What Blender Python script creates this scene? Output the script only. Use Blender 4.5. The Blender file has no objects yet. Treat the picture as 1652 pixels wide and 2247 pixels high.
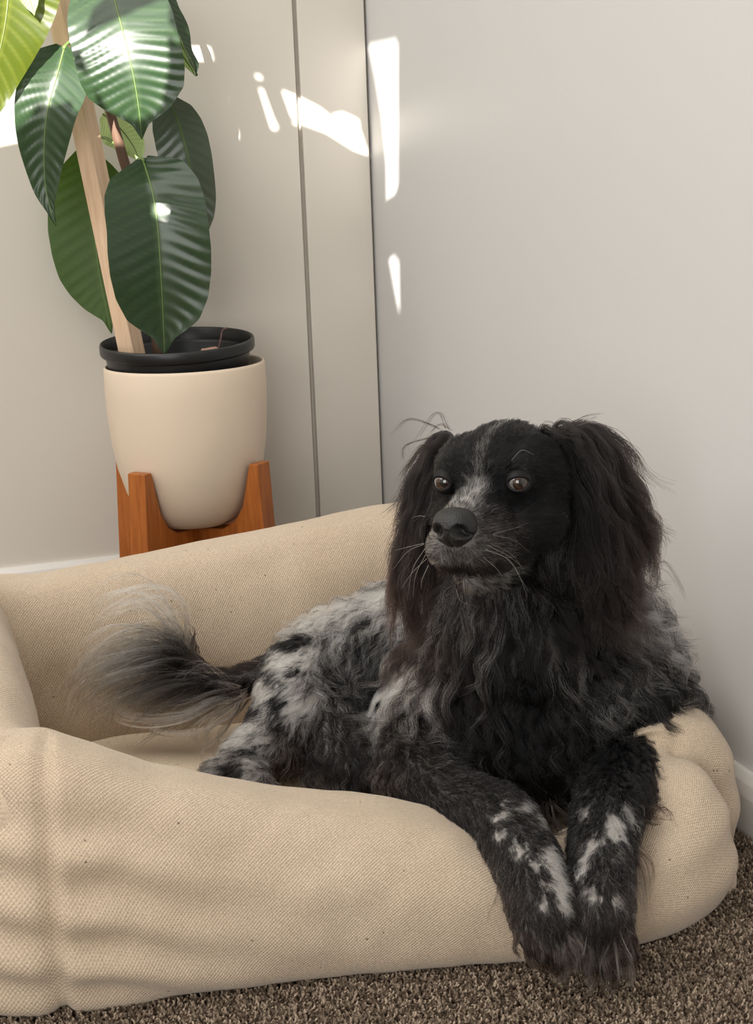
import bpy, bmesh, math, random
import numpy as np
from mathutils import Vector, Matrix, noise, bvhtree, kdtree
rng = np.random.default_rng(7)
random.seed(7)
SC = bpy.context.scene
COL = SC.collection
PI = math.pi

# ------------------------------------------------------------------ camera
W, H, FPX = 1652.0, 2247.0, 3350.0
PITCH, ROLL = math.radians(13.0), math.radians(2.2)
CAM = np.array([0.0, 0.0, 0.65])
F = np.array([0, math.cos(PITCH), -math.sin(PITCH)])
R0 = np.array([1.0, 0, 0]); U0 = np.array([0, math.sin(PITCH), math.cos(PITCH)])
R = math.cos(ROLL) * R0 - math.sin(ROLL) * U0
U = math.cos(ROLL) * U0 + math.sin(ROLL) * R0
cd = bpy.data.cameras.new('camera')
cam = bpy.data.objects.new('camera', cd); COL.objects.link(cam)
cd.sensor_fit = 'HORIZONTAL'; cd.sensor_width = 36.0; cd.lens = FPX / W * 36.0
cd.clip_start = 0.02
mw = Matrix.Identity(4)
for i in range(3):
    mw[i][0] = R[i]; mw[i][1] = U[i]; mw[i][2] = -F[i]; mw[i][3] = CAM[i]
cam.matrix_world = mw
SC.camera = cam

def ray(x, y):
    return F + R * (x - W / 2) / FPX - U * (y - H / 2) / FPX
def P(x, y, Y):                       # point of the room seen at this place of the photograph, Y metres away
    d = ray(x, y); return CAM + d * (Y / d[1])
def PZ(x, y, z=0.0):
    d = ray(x, y); return CAM + d * ((z - CAM[2]) / d[2])
def proj(pts):
    v = np.asarray(pts, float) - CAM
    z = v @ F
    return np.stack([W / 2 + FPX * (v @ R) / z, H / 2 - FPX * (v @ U) / z], -1)

# ------------------------------------------------------------------ room frame (s along back wall to the left, t along right wall to the camera)
TH = math.radians(17.4)
CORNER = P(824, 550, 2.45); CORNER[2] = 0
ES = np.array([-math.cos(TH), -math.sin(TH), 0]); ET = np.array([math.sin(TH), -math.cos(TH), 0]); EZ = np.array([0, 0, 1.0])
def room(s, t, z): return CORNER + ES * s + ET * t + EZ * z
ROOM_S, ROOM_T, ROOM_H = 3.2, 4.0, 2.6

# ------------------------------------------------------------------ world, sun, windows' light, overhead fill, exposure
SC.view_settings.view_transform = 'Standard'; SC.view_settings.look = 'None'
SC.view_settings.gamma = 1.0; SC.view_settings.use_curve_mapping = False
SC.view_settings.exposure = 0.0
w = bpy.data.worlds.new('sky'); SC.world = w; w.use_nodes = True
w.node_tree.nodes['Background'].inputs[0].default_value = (0.75, 0.86, 1.0, 1)
w.node_tree.nodes['Background'].inputs[1].default_value = 1.0
SUN_D = ES * -0.42 + ET * -0.90 + EZ * -0.36          # direction the sunlight travels
SUN_D = SUN_D / np.linalg.norm(SUN_D)
def aim(o, d):
    o.rotation_euler = Vector(d).to_track_quat('-Z', 'Y').to_euler()
sl = bpy.data.lights.new('sun', 'SUN'); sun = bpy.data.objects.new('sun', sl); COL.objects.link(sun)
sl.energy = 19.0; sl.angle = math.radians(0.12); sl.color = (1.0, 0.95, 0.88)
sun.location = room(3.5, 3.0, 3.0); aim(sun, SUN_D)
def area(name, loc, d, sx, sy, power, col):
    l = bpy.data.lights.new(name, 'AREA'); l.shape = 'RECTANGLE'; l.size = sx; l.size_y = sy; l.energy = power; l.color = col
    o = bpy.data.objects.new(name, l); COL.objects.link(o); o.location = loc; aim(o, d); return o
area('window_daylight', room(3.10, 1.6, 2.05), -ES * 1.0 - EZ * 0.65, 1.9, 0.9, 14, (1.0, 0.98, 0.95))
area('overhead_fill', room(1.65, 1.4, 2.55), -EZ, 2.0, 2.3, 42, (1.0, 0.985, 0.965))  # added soft fill under the ceiling, no opening behind it
area('room_daylight', room(2.0, 3.88, 0.95), -ET * 1.0 - ES * .4, 1.9, 1.5, 50, (1.0, 0.99, 0.975))

# ------------------------------------------------------------------ helpers
def lin(r, g, b):
    def f(c):
        c /= 255.0
        return c / 12.92 if c <= 0.04045 else ((c + 0.055) / 1.055) ** 2.4
    return (f(r), f(g), f(b), 1.0)
class NT:
    def __init__(s, name):
        s.m = bpy.data.materials.new(name); s.m.use_nodes = True
        s.t = s.m.node_tree; s.b = s.t.nodes['Principled BSDF']
    def n(s, typ, **kw):
        nd = s.t.nodes.new(typ)
        for k, v in kw.items():
            if k.startswith('i_'):
                key = k[2:].replace('_', ' ')
                nd.inputs[int(key) if key.isdigit() else key].default_value = v
            else: setattr(nd, k, v)
        return nd
    def l(s, a, b): s.t.links.new(a, b)
    def ramp(s, src, stops):
        r = s.n('ShaderNodeValToRGB'); e = r.color_ramp.elements
        e[0].position, e[0].color = stops[0]; e[1].position, e[1].color = stops[-1]
        for p, c in stops[1:-1]: e.new(p).color = c
        s.l(src, r.inputs[0]); return r.outputs[0]
    def bump(s, h, strength=0.3, dist=0.001):
        b = s.n('ShaderNodeBump'); b.inputs['Strength'].default_value = strength; b.inputs['Distance'].default_value = dist
        s.l(h, b.inputs['Height']); s.l(b.outputs[0], s.b.inputs['Normal']); return b
    def math(s, op, a, b=None):
        m = s.n('ShaderNodeMath', operation=op)
        for i, v in enumerate((a, b)):
            if v is None: continue
            if isinstance(v, (int, float)): m.inputs[i].default_value = v
            else: s.l(v, m.inputs[i])
        return m.outputs[0]
    def mix(s, fac, a, b, mode='MIX'):
        m = s.n('ShaderNodeMixRGB', blend_type=mode)
        for i, v in enumerate((fac, a, b)):
            if isinstance(v, (int, float)): m.inputs[i].default_value = v
            elif isinstance(v, tuple): m.inputs[i].default_value = v
            else: s.l(v, m.inputs[i])
        return m.outputs[0]
    def noise(s, scale, detail=3, coord='Object', rough=0.5, stretch=None):
        tc = s.n('ShaderNodeTexCoord'); src = tc.outputs[coord]
        if stretch:
            mp = s.n('ShaderNodeMapping'); mp.inputs['Scale'].default_value = stretch; s.l(src, mp.inputs[0]); src = mp.outputs[0]
        nz = s.n('ShaderNodeTexNoise'); nz.inputs['Scale'].default_value = scale; nz.inputs['Detail'].default_value = detail; nz.inputs['Roughness'].default_value = rough
        s.l(src, nz.inputs['Vector']); return nz.outputs['Fac']
    def set(s, **kw):
        for k, v in kw.items(): s.b.inputs[k.replace('_', ' ')].default_value = v
        return s
def plain(name, col, rough=0.5, spec=0.5, coat=0.0, bump=None):
    m = NT(name).set(Base_Color=col, Roughness=rough)
    m.b.inputs['Specular IOR Level'].default_value = spec; m.b.inputs['Coat Weight'].default_value = coat
    if bump: m.bump(m.noise(bump[0], 3), bump[1], bump[2])
    return m.m
def obj(name, bm_or_me, mat=None, parent=None, smooth=True, bevel=None):
    if isinstance(bm_or_me, bmesh.types.BMesh):
        me = bpy.data.meshes.new(name); bm_or_me.to_mesh(me); bm_or_me.free()
    else: me = bm_or_me
    if smooth: me.polygons.foreach_set('use_smooth', np.ones(len(me.polygons), bool))
    if mat: me.materials.append(mat)
    o = bpy.data.objects.new(name, me); COL.objects.link(o)
    if parent: o.parent = parent; o.matrix_parent_inverse = parent.matrix_world.inverted() if False else Matrix.Translation(-parent.location)
    if bevel:
        md = o.modifiers.new('bevel', 'BEVEL'); md.width = bevel; md.segments = 2; md.limit_method = 'ANGLE'
    return o
def thing(name, label, cat, loc):
    o = bpy.data.objects.new(name, None); COL.objects.link(o); o.location = Vector(loc); o['label'] = label; o['category'] = cat
    o.empty_display_size = 0.05
    return o
def struct(o): o['kind'] = 'structure'; return o
def quadmesh(pts8, bm=None):
    bm = bm or bmesh.new(); v = [bm.verts.new(p) for p in pts8]
    for f in ((0, 3, 2, 1), (4, 5, 6, 7), (0, 1, 5, 4), (1, 2, 6, 5), (2, 3, 7, 6), (3, 0, 4, 7)): bm.faces.new([v[i] for i in f])
    return bm
def rbox(s0, s1, t0, t1, z0, z1, bm=None):   # box in room axes
    return quadmesh([room(s, t, z) for z in (z0, z1) for (s, t) in ((s0, t0), (s0, t1), (s1, t1), (s1, t0))], bm)
def fixn(bm): bmesh.ops.recalc_face_normals(bm, faces=bm.faces); return bm
def grid_mesh(name, pts, closed_u=False, closed_v=False, uv=None):
    nu, nv = pts.shape[:2]
    idx = np.arange(nu * nv).reshape(nu, nv)
    a = np.concatenate([idx, idx[:1]], 0) if closed_u else idx
    a = np.concatenate([a, a[:, :1]], 1) if closed_v else a
    q = np.stack([a[:-1, :-1], a[1:, :-1], a[1:, 1:], a[:-1, 1:]], -1).reshape(-1, 4)
    me = bpy.data.meshes.new(name); me.from_pydata(pts.reshape(-1, 3).tolist(), [], q.tolist())
    if uv is not None:
        L = me.uv_layers.new(name='UVMap'); fu = []
        nuq, nvq = a.shape[0] - 1, a.shape[1] - 1
        I, J = np.meshgrid(np.arange(nuq), np.arange(nvq), indexing='ij')
        c = np.stack([uv[I, J], uv[I + 1, J], uv[I + 1, J + 1], uv[I, J + 1]], 2).reshape(-1, 2)
        L.data.foreach_set('uv', c.astype(np.float32).ravel())
    return me
def tube(pts, rad, seg=10, bm=None, caps=True):
    bm = bm or bmesh.new(); pts = [Vector(p) for p in pts]; n = len(pts)
    rad = [rad] * n if isinstance(rad, (int, float)) else rad
    rings = []; up = Vector((0.3, 0.5, 0.8))
    for i, p in enumerate(pts):
        t = (pts[min(i + 1, n - 1)] - pts[max(i - 1, 0)]).normalized()
        x = t.cross(up).normalized(); y = t.cross(x).normalized()
        rings.append([bm.verts.new(p + (x * math.cos(2 * PI * k / seg) + y * math.sin(2 * PI * k / seg)) * rad[i]) for k in range(seg)])
    for a, b in zip(rings, rings[1:]):
        for k in range(seg): bm.faces.new((a[k], a[(k + 1) % seg], b[(k + 1) % seg], b[k]))
    if caps: bm.faces.new(rings[0]); bm.faces.new(rings[-1])
    return fixn(bm)
def lathe(prof, seg=72, M=None, close=False):
    a = np.linspace(0, 2 * PI, seg, endpoint=False)
    pr = np.array(prof)
    pts = np.stack([pr[:, None, 0] * np.cos(a), pr[:, None, 0] * np.sin(a), np.repeat(pr[:, 1:2], seg, 1)], -1)
    if M is not None:
        m = np.array(M); pts = pts @ m[:3, :3].T + m[:3, 3]
    return grid_mesh('lathe', pts, closed_u=close, closed_v=True)
def spline(ctrl, n):
    c = np.array(ctrl, float); k = len(c); c = np.concatenate([[2 * c[0] - c[1]], c, [2 * c[-1] - c[-2]]])
    t = np.linspace(0, k - 1, n); i = np.minimum(t.astype(int), k - 2); f = (t - i)[:, None]
    p0, p1, p2, p3 = c[i], c[i + 1], c[i + 2], c[i + 3]
    return 0.5 * (2 * p1 + (p2 - p0) * f + (2 * p0 - 5 * p1 + 4 * p2 - p3) * f ** 2 + (3 * p1 - p0 - 3 * p2 + p3) * f ** 3)
def nz(p, s): return noise.noise(Vector(p) * s)

# ------------------------------------------------------------------ room materials
def wall_mat(name, col):
    m = NT(name).set(Base_Color=col, Roughness=0.42)
    m.b.inputs['Specular IOR Level'].default_value = 0.35
    m.bump(m.noise(260, 2), 0.06, 0.001)
    return m.m
M_back = wall_mat('warm_lit_wall_paint', lin(212, 206, 196))  # right wall's paint, the warmer light on this wall put into the colour
M_right = wall_mat('right_wall_paint', lin(208, 207, 206))
M_white = plain('white_trim_paint', lin(225, 222, 216), 0.35)
M_ceil = plain('ceiling_paint', lin(235, 233, 228), 0.8)
mf = NT('carpet_backing'); c = mf.ramp(mf.noise(420, 2), [(0.3, lin(70, 58, 46)), (0.7, lin(128, 112, 94))]); mf.l(c, mf.b.inputs['Base Color']); mf.set(Roughness=0.95); mf.bump(mf.noise(500, 2), 0.6, 0.003)
M_floor = mf.m

# ------------------------------------------------------------------ room shell
T = 0.10
struct(obj('floor', fixn(rbox(-T, ROOM_S + T, -T, ROOM_T + T, -0.06, 0)), M_floor, smooth=False))
struct(obj('ceiling', fixn(rbox(-T, ROOM_S + T, -T, ROOM_T + T, ROOM_H, ROOM_H + 0.06)), M_ceil, smooth=False))
struct(obj('wall_right', fixn(rbox(-T, 0, -T, ROOM_T + T, 0, ROOM_H)), M_right, smooth=False))
wb = struct(obj('wall_back', fixn(rbox(0, ROOM_S + T, -T, -0.012, 0, ROOM_H)), M_back, smooth=False))
def on_back(x, y):                     # where a line of sight meets the back wall
    d = ray(x, y); k = ((CORNER - CAM) @ ET) / (d @ ET); return CAM + d * k
def on_right(x, y):
    d = ray(x, y); k = ((CORNER - CAM) @ ES) / (d @ ES); return CAM + d * k
sg = float((on_back(672, 560) - CORNER) @ ES)
for s0, s1 in ((0.004, sg - 0.0035), (sg + 0.0035, sg + 1.22), (sg + 1.226, ROOM_S)):
    obj('panel', fixn(rbox(s0, s1, -0.012, 0, 0, ROOM_H)), M_back, wb, smooth=False, bevel=0.0015)
WT0, WT1, WZ0, WZ1 = 0.6, 2.6, 1.55, 2.5            # window opening in the left wall (along t)
FS0, FS1, FZ0, FZ1 = 0.6, 3.0, 0.1, 2.5           # window opening in the front wall (along s)
bm = rbox(ROOM_S, ROOM_S + T, 0, WT0, 0, ROOM_H); rbox(ROOM_S, ROOM_S + T, WT1, ROOM_T, 0, ROOM_H, bm)
rbox(ROOM_S, ROOM_S + T, WT0, WT1, 0, WZ0, bm); rbox(ROOM_S, ROOM_S + T, WT0, WT1, WZ1, ROOM_H, bm)
struct(obj('wall_left', fixn(bm), M_back, smooth=False))
bm = rbox(0, FS0, ROOM_T, ROOM_T + T, 0, ROOM_H); rbox(FS1, ROOM_S, ROOM_T, ROOM_T + T, 0, ROOM_H, bm)
rbox(FS0, FS1, ROOM_T, ROOM_T + T, 0, FZ0, bm); rbox(FS0, FS1, ROOM_T, ROOM_T + T, FZ1, ROOM_H, bm)
struct(obj('wall_front', fixn(bm), M_right, smooth=False))
def baseboard(name, a, b, d, h=0.085):
    a = np.array(a); b = np.array(b); d = np.array(d); bm = bmesh.new()
    pr = [(0, 0), (0.014, 0), (0.014, h - 0.02), (0.011, h - 0.008), (0.006, h), (0, h)]
    r = [[bm.verts.new(q + d * x + EZ * z) for x, z in pr] for q in (a, b)]
    n = len(pr)
    for k in range(n): bm.faces.new((r[0][k], r[0][(k + 1) % n], r[1][(k + 1) % n], r[1][k]))
    bm.faces.new(r[0]); bm.faces.new(r[1][::-1])
    return struct(obj(name, fixn(bm), M_white, smooth=False))
baseboard('baseboard_back', room(0, 0, 0), room(ROOM_S, 0, 0), ET, 0.062)
baseboard('baseboard_right', room(0, 0.014, 0), room(0, ROOM_T, 0), -ES * -1.0, 0.062)
# window frames and an added unseen sheet outside the front one, its holes cut to shape the sun patches
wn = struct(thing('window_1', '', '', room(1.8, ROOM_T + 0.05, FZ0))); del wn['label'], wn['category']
bm = bmesh.new()
for a, b, c_, d_ in ((FS0, FS0 + 0.05, FZ0, FZ1), (FS1 - 0.05, FS1, FZ0, FZ1), (FS0, FS1, FZ0, FZ0 + 0.05), (FS0, FS1, FZ1 - 0.05, FZ1)):
    rbox(a, b, ROOM_T + 0.02, ROOM_T + 0.07, c_, d_, bm)
obj('window_frame', fixn(bm), M_white, wn, smooth=False)
w2 = struct(thing('window_2', '', '', room(ROOM_S + 0.05, 1.7, WZ0))); del w2['label'], w2['category']
bm = bmesh.new()
for a, b, c_, d_ in ((WT0, WT0 + 0.05, WZ0, WZ1), (WT1 - 0.05, WT1, WZ0, WZ1), (WT0, WT1, WZ0, WZ0 + 0.05), (WT0, WT1, WZ1 - 0.05, WZ1)):
    rbox(ROOM_S + 0.02, ROOM_S + 0.07, a, b, c_, d_, bm)
obj('window_frame', fixn(bm), M_white, w2, smooth=False)
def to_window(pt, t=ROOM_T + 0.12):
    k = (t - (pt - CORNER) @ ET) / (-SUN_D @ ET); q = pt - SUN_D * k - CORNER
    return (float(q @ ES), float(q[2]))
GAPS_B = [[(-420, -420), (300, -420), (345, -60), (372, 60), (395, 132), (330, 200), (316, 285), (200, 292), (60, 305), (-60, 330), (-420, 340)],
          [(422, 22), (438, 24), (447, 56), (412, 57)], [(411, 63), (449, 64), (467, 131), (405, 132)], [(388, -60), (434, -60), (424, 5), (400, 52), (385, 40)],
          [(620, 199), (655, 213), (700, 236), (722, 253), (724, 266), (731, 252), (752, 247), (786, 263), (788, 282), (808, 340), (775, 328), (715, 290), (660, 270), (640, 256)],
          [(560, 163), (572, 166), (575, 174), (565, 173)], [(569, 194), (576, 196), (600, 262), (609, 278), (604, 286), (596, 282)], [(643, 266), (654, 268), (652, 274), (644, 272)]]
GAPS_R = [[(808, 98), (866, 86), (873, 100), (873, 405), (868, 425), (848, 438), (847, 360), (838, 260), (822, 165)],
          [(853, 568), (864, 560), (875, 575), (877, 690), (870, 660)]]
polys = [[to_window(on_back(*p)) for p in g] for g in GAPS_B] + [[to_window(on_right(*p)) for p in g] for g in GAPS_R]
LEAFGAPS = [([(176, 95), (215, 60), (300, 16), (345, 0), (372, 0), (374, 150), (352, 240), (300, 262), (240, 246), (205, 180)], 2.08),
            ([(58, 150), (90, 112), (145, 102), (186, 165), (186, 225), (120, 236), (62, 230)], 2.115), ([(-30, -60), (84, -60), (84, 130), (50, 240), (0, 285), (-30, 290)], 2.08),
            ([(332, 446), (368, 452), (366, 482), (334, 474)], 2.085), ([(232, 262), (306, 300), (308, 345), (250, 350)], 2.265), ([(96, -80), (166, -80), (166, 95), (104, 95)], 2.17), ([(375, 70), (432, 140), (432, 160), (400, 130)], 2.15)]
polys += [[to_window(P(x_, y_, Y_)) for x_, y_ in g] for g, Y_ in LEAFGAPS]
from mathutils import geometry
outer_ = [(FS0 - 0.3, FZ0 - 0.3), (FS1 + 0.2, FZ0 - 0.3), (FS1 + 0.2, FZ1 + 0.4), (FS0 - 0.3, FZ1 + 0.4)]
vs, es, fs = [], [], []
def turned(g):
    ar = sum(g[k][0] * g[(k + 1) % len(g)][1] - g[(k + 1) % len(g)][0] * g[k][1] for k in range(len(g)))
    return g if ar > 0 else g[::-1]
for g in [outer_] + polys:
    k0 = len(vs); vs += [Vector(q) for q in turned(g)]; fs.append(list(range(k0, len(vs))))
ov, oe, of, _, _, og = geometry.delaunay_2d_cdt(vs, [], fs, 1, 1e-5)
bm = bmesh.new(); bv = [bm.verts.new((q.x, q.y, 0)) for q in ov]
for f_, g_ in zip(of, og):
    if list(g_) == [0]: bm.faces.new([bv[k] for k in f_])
bme = bpy.data.meshes.new('sun_gobo'); bm.to_mesh(bme); bm.free()
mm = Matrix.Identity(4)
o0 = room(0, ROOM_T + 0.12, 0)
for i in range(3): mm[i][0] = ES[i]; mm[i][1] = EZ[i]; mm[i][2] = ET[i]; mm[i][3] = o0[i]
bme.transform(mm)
obj('sun_gobo', bme, plain('gobo_sheet', lin(190, 186, 178), 0.9), wn, smooth=False)

# ------------------------------------------------------------------ dog bed
E1 = np.array([math.cos(TH), math.sin(TH), 0]); E2 = np.array([-math.sin(TH), math.cos(TH), 0])
BO = np.array([-0.325, 1.075, 0])
def bed(a, b, z=0.0): return BO + E1 * a + E2 * b + EZ * z
def canvas(name, col_a, col_b):
    m = NT(name)
    uvn = m.n('ShaderNodeUVMap'); sp_ = m.n('ShaderNodeSeparateXYZ'); m.l(uvn.outputs[0], sp_.inputs[0])
    k = 2 * PI / 0.0028
    wob = m.math('MULTIPLY', m.math('SUBTRACT', m.noise(60, 2, 'UV'), 0.5), 0.9)
    su = m.math('SINE', m.math('ADD', m.math('MULTIPLY', sp_.outputs[0], k), wob)); sv = m.math('SINE', m.math('ADD', m.math('MULTIPLY', sp_.outputs[1], k * 1.15), wob))
    weave = m.math('ADD', m.math('MULTIPLY', m.math('MULTIPLY', su, sv), 0.5), 0.5)
    big = m.ramp(m.noise(9, 4), [(0.25, col_a), (0.75, col_b)])
    slub = m.ramp(m.noise(900, 2, stretch=(1, 1, 1)), [(0.35, (0.80, 0.79, 0.77, 1)), (0.65, (1.08, 1.07, 1.06, 1))])
    c = m.mix(1.0, big, slub, 'MULTIPLY')
    c = m.mix(1.0, c, m.ramp(weave, [(0.0, (0.80, 0.78, 0.76, 1)), (0.6, (1.02, 1.02, 1.02, 1))]), 'MULTIPLY')
    vo = m.n('ShaderNodeTexVoronoi'); vo.inputs['Scale'].default_value = 75
    tc = m.n('ShaderNodeTexCoord'); m.l(tc.outputs['Object'], vo.inputs['Vector'])
    fl = m.math('MULTIPLY', m.math('LESS_THAN', vo.outputs['Distance'], 0.075), m.math('GREATER_THAN', m.noise(31, 2), 0.53))
    c = m.mix(m.math('MULTIPLY', fl, 0.65), c, lin(60, 45, 35))
    m.l(c, m.b.inputs['Base Color']); m.set(Roughness=0.93); m.b.inputs['Specular IOR Level'].default_value = 0.15
    m.b.inputs['Sheen Weight'].default_value = 0.25
    m.bump(weave, 0.55, 0.0011)
    return m.m
M_canvas = canvas('oatmeal_canvas', lin(200, 181, 158), lin(211, 193, 171))
bedroot = thing('dog_bed', 'oatmeal canvas dog bed with puffy raised sides on the brown carpet', 'dog bed', bed(0.34, 0.3, 0))
# centre line of the bolster: corners (a, b), keys by u (0 front left, 1 front right, 2 back right, 3 back left)
CA0, CA1, CB0, CB1, RC = 0.022, 0.622, 0.062, 0.515, 0.060
BOW = np.array([(-.1, .02), (.02, .025), (.147, .038), (.28, .052), (.40, .070), (.48, .086), (.55, .084), (.59, .072), (.622, .052), (.8, .0)])
def path(u):
    u = u % 4; k = int(u); f = u - k
    cs = [(CA0, CB0), (CA1, CB0), (CA1, CB1), (CA0, CB1)]
    p, q = np.array(cs[k]), np.array(cs[(k + 1) % 4]); d = q - p; L = np.linalg.norm(d); d = d / L
    nrm = np.array([d[1], -d[0]])
    base = p + d * f * L
    base = base - nrm * max(0.0, 1 - min(f * L, L - f * L) / RC) ** 2 * RC * 0.28
    if k == 0: return base + nrm * np.interp(base[0], BOW[:, 0], BOW[:, 1])
    if k == 1: return base + nrm * 0.042 * math.exp(-((f - 0.36) / 0.24) ** 2) - np.array([0, 1]) * BOW[-2, 1] * max(0, 1 - f * 3)
    if k == 3: return base - np.array([0, 1]) * BOW[1, 1] * max(0, f * 3 - 2)
    return base
def ridge_z(px, py):                       # (a, height) where a sight line passes over the front ridge
    d = ray(px, py); Y = 1.0
    for _ in range(400):
        q = CAM + d * (Y / d[1]) - BO; a_, b_ = q @ E1, q @ E2
        if b_ >= CB0 - np.interp(a_, BOW[:, 0], BOW[:, 1]) + 0.012: break
        Y += 0.002
    return ((a_ - CA0) / (CA1 - CA0), q[2])
FK = [ridge_z(*q) for q in [(-20, 1610), (90, 1596), (210, 1630), (330, 1680), (480, 1712), (620, 1733), (850, 1760), (960, 1785), (1040, 1815), (1110, 1862), (1240, 1868), (1340, 1800), (1420, 1690), (1475, 1630)]]
HK = np.array(FK + [(1.0, .150), (1.12, .150), (1.4, .165), (1.7, .21), (2, .268), (2.3, .255), (2.6, .236), (2.85, .224), (3, .236), (3.3, .262), (3.7, .255), (3.92, FK[0][1])])
WK = np.array([(0, .060), (.5, .066), (.75, .074), (1, .064), (1.3, .068), (2, .06), (2.5, .062), (3, .06), (3.5, .062), (4, .060)])
NU, NV = 640, 96
us = np.linspace(0, 4, NU, endpoint=False)
cen = np.array([path(u) for u in us])
for _ in range(10): cen = 0.25 * np.roll(cen, 1, 0) + 0.5 * cen + 0.25 * np.roll(cen, -1, 0)
tan = np.roll(cen, -1, 0) - np.roll(cen, 1, 0); tan /= np.linalg.norm(tan, axis=1)[:, None]
out = np.stack([tan[:, 1], -tan[:, 0]], -1)
seglen = np.linalg.norm(np.roll(cen, -1, 0) - cen, axis=1); arc = np.concatenate([[0], np.cumsum(seglen)])
hh = np.interp(us, HK[:, 0], HK[:, 1]); ww = np.interp(us, WK[:, 0], WK[:, 1])
for _ in range(6): hh = (np.roll(hh, 1) + 2 * hh + np.roll(hh, -1)) / 4
ph = np.linspace(-PI / 2, 1.5 * PI, NV, endpoint=False)
bp = np.zeros((NU, NV, 3)); uvb = np.zeros((NU + 1, NV + 1, 2))
SEAM = [0.085, 1.0, 2.0, 2.95]
for i in range(NU):
    cphi, sphi = np.cos(ph), np.sin(ph)
    ex = np.where(sphi < 0, 0.42, 0.72)
    x = np.sign(cphi) * np.abs(cphi) ** ex * ww[i]
    z = hh[i] * 0.5 * (1 + np.sign(sphi) * np.abs(sphi) ** 0.85)
    zr = z / hh[i]
    outer = x > 0
    x = np.where(outer, x * (1.10 - 0.25 * zr), x * (1.0 - 0.05 * zr))      # leans inward a little towards the ridge
    k = min(range(4), key=lambda q: abs((us[i] - SEAM[q] + 2) % 4 - 2)); du = (us[i] - SEAM[k] + 2) % 4 - 2
    dist = abs(du) * (0.63 if k in (0, 1) and du * (1 - 2 * (k == 1)) > 0 else 0.48)
    for j in range(NV):
        d = 0.0
        if outer[j]:
            d -= (0.034 if k == 1 else 0.0075) * math.exp(-(dist / (0.016 if k == 1 else 0.0045)) ** 2)                     # pinched corner seam
            amp = (0.0080, 0.0026, 0.003, 0.003)[k]
            fade = math.exp(-dist / 0.075) * (1 - math.exp(-dist / 0.010)) * min(1, 2.5 * (1 - zr[j]) + 0.15)
            zz = z[j] + 0.30 * dist * (1 if k == 0 else -1) * (1 if du > 0 else -0.4) + 0.016 * nz((us[i] * 9, 3.1, zr[j]), 1.0)
            d += amp * fade * math.sin(2 * PI * zz / 0.047 + k * 1.7)
        q = (cen[i, 0] * 1.0, cen[i, 1], z[j])
        d += 0.0040 * nz((q[0], q[1], z[j] * 1.4 + (0.3 if outer[j] else 0)), 11) + 0.0016 * nz((q[0] + x[j], q[1], z[j]), 34)
        nx, nzv = cphi[j], sphi[j]
        xx = x[j] + nx * d; zz2 = max(0.002, z[j] + nzv * d * 0.7)
        bp[i, j] = bed(*(cen[i] + out[i] * xx), zz2)
vl = np.concatenate([[0], np.cumsum(np.linalg.norm(np.diff(np.concatenate([bp[90], bp[90][:1]], 0), axis=0), axis=1))])
uvb[:, :, 0] = arc[:, None]; uvb[:, :, 1] = vl[None, :]
me = grid_mesh('bolster', bp, True, True, uvb); bm = bmesh.new(); bm.from_mesh(me); fixn(bm); bm.to_mesh(me); bm.free()
bolster = obj('bolster', me, M_canvas, bedroot)
# cushion
n = 90
ga, gb = np.meshgrid(np.linspace(0, 1, n), np.linspace(0, 1, n), indexing='ij')
A0, A1, B0, B1 = 0.05, 0.60, 0.045, 0.495
e = np.minimum(np.minimum(ga, 1 - ga) * (A1 - A0), np.minimum(gb, 1 - gb) * (B1 - B0))
cp = np.zeros((n, n, 3))
for i in range(n):
    for j in range(n):
        a = A0 + (A1 - A0) * ga[i, j]; b = B0 + (B1 - B0) * gb[i, j]
        z = 0.018 + 0.040 * (1 - math.exp(-e[i, j] / 0.03))
        z += 0.004 * nz((a, b, 0.7), 14) + 0.003 * math.sin(2 * PI * (b + 0.15 * a) / 0.09) * (1 - math.exp(-e[i, j] / 0.05))
        cp[i, j] = bed(a, b, z)
uvc = np.stack([ga * (A1 - A0), gb * (B1 - B0)], -1)
cushion = obj('cushion', grid_mesh('cushion', cp, uv=uvc), canvas('lit_canvas', lin(222, 202, 174), lin(230, 212, 186)), bedroot)  # same canvas as the bolster, extra light put into its colour
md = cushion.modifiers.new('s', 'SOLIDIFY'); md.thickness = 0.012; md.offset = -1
# corner flap of the base at the front right
def flap(pts, thick):
    bm = bmesh.new(); nn = len(pts)
    lo = [bm.verts.new(p) for p in pts]; hi = [bm.verts.new(np.array(p) + EZ * thick) for p in pts]
    bm.faces.new(lo[::-1]); bm.faces.new(hi)
    for k in range(nn): bm.faces.new((lo[k], lo[(k + 1) % nn], hi[(k + 1) % nn], hi[k]))
    return fixn(bm)
fp = PZ(1618, 1962); 
o = obj('corner_flap', flap([bed(0.60, 0.045, .002), PZ(1490, 2036, .002), PZ(1560, 1996, .002), fp + EZ * .002, PZ(1604, 1885, .016), bed(0.66, 0.12, .01)], 0.016), M_canvas, bedroot, smooth=False, bevel=0.005)

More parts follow.
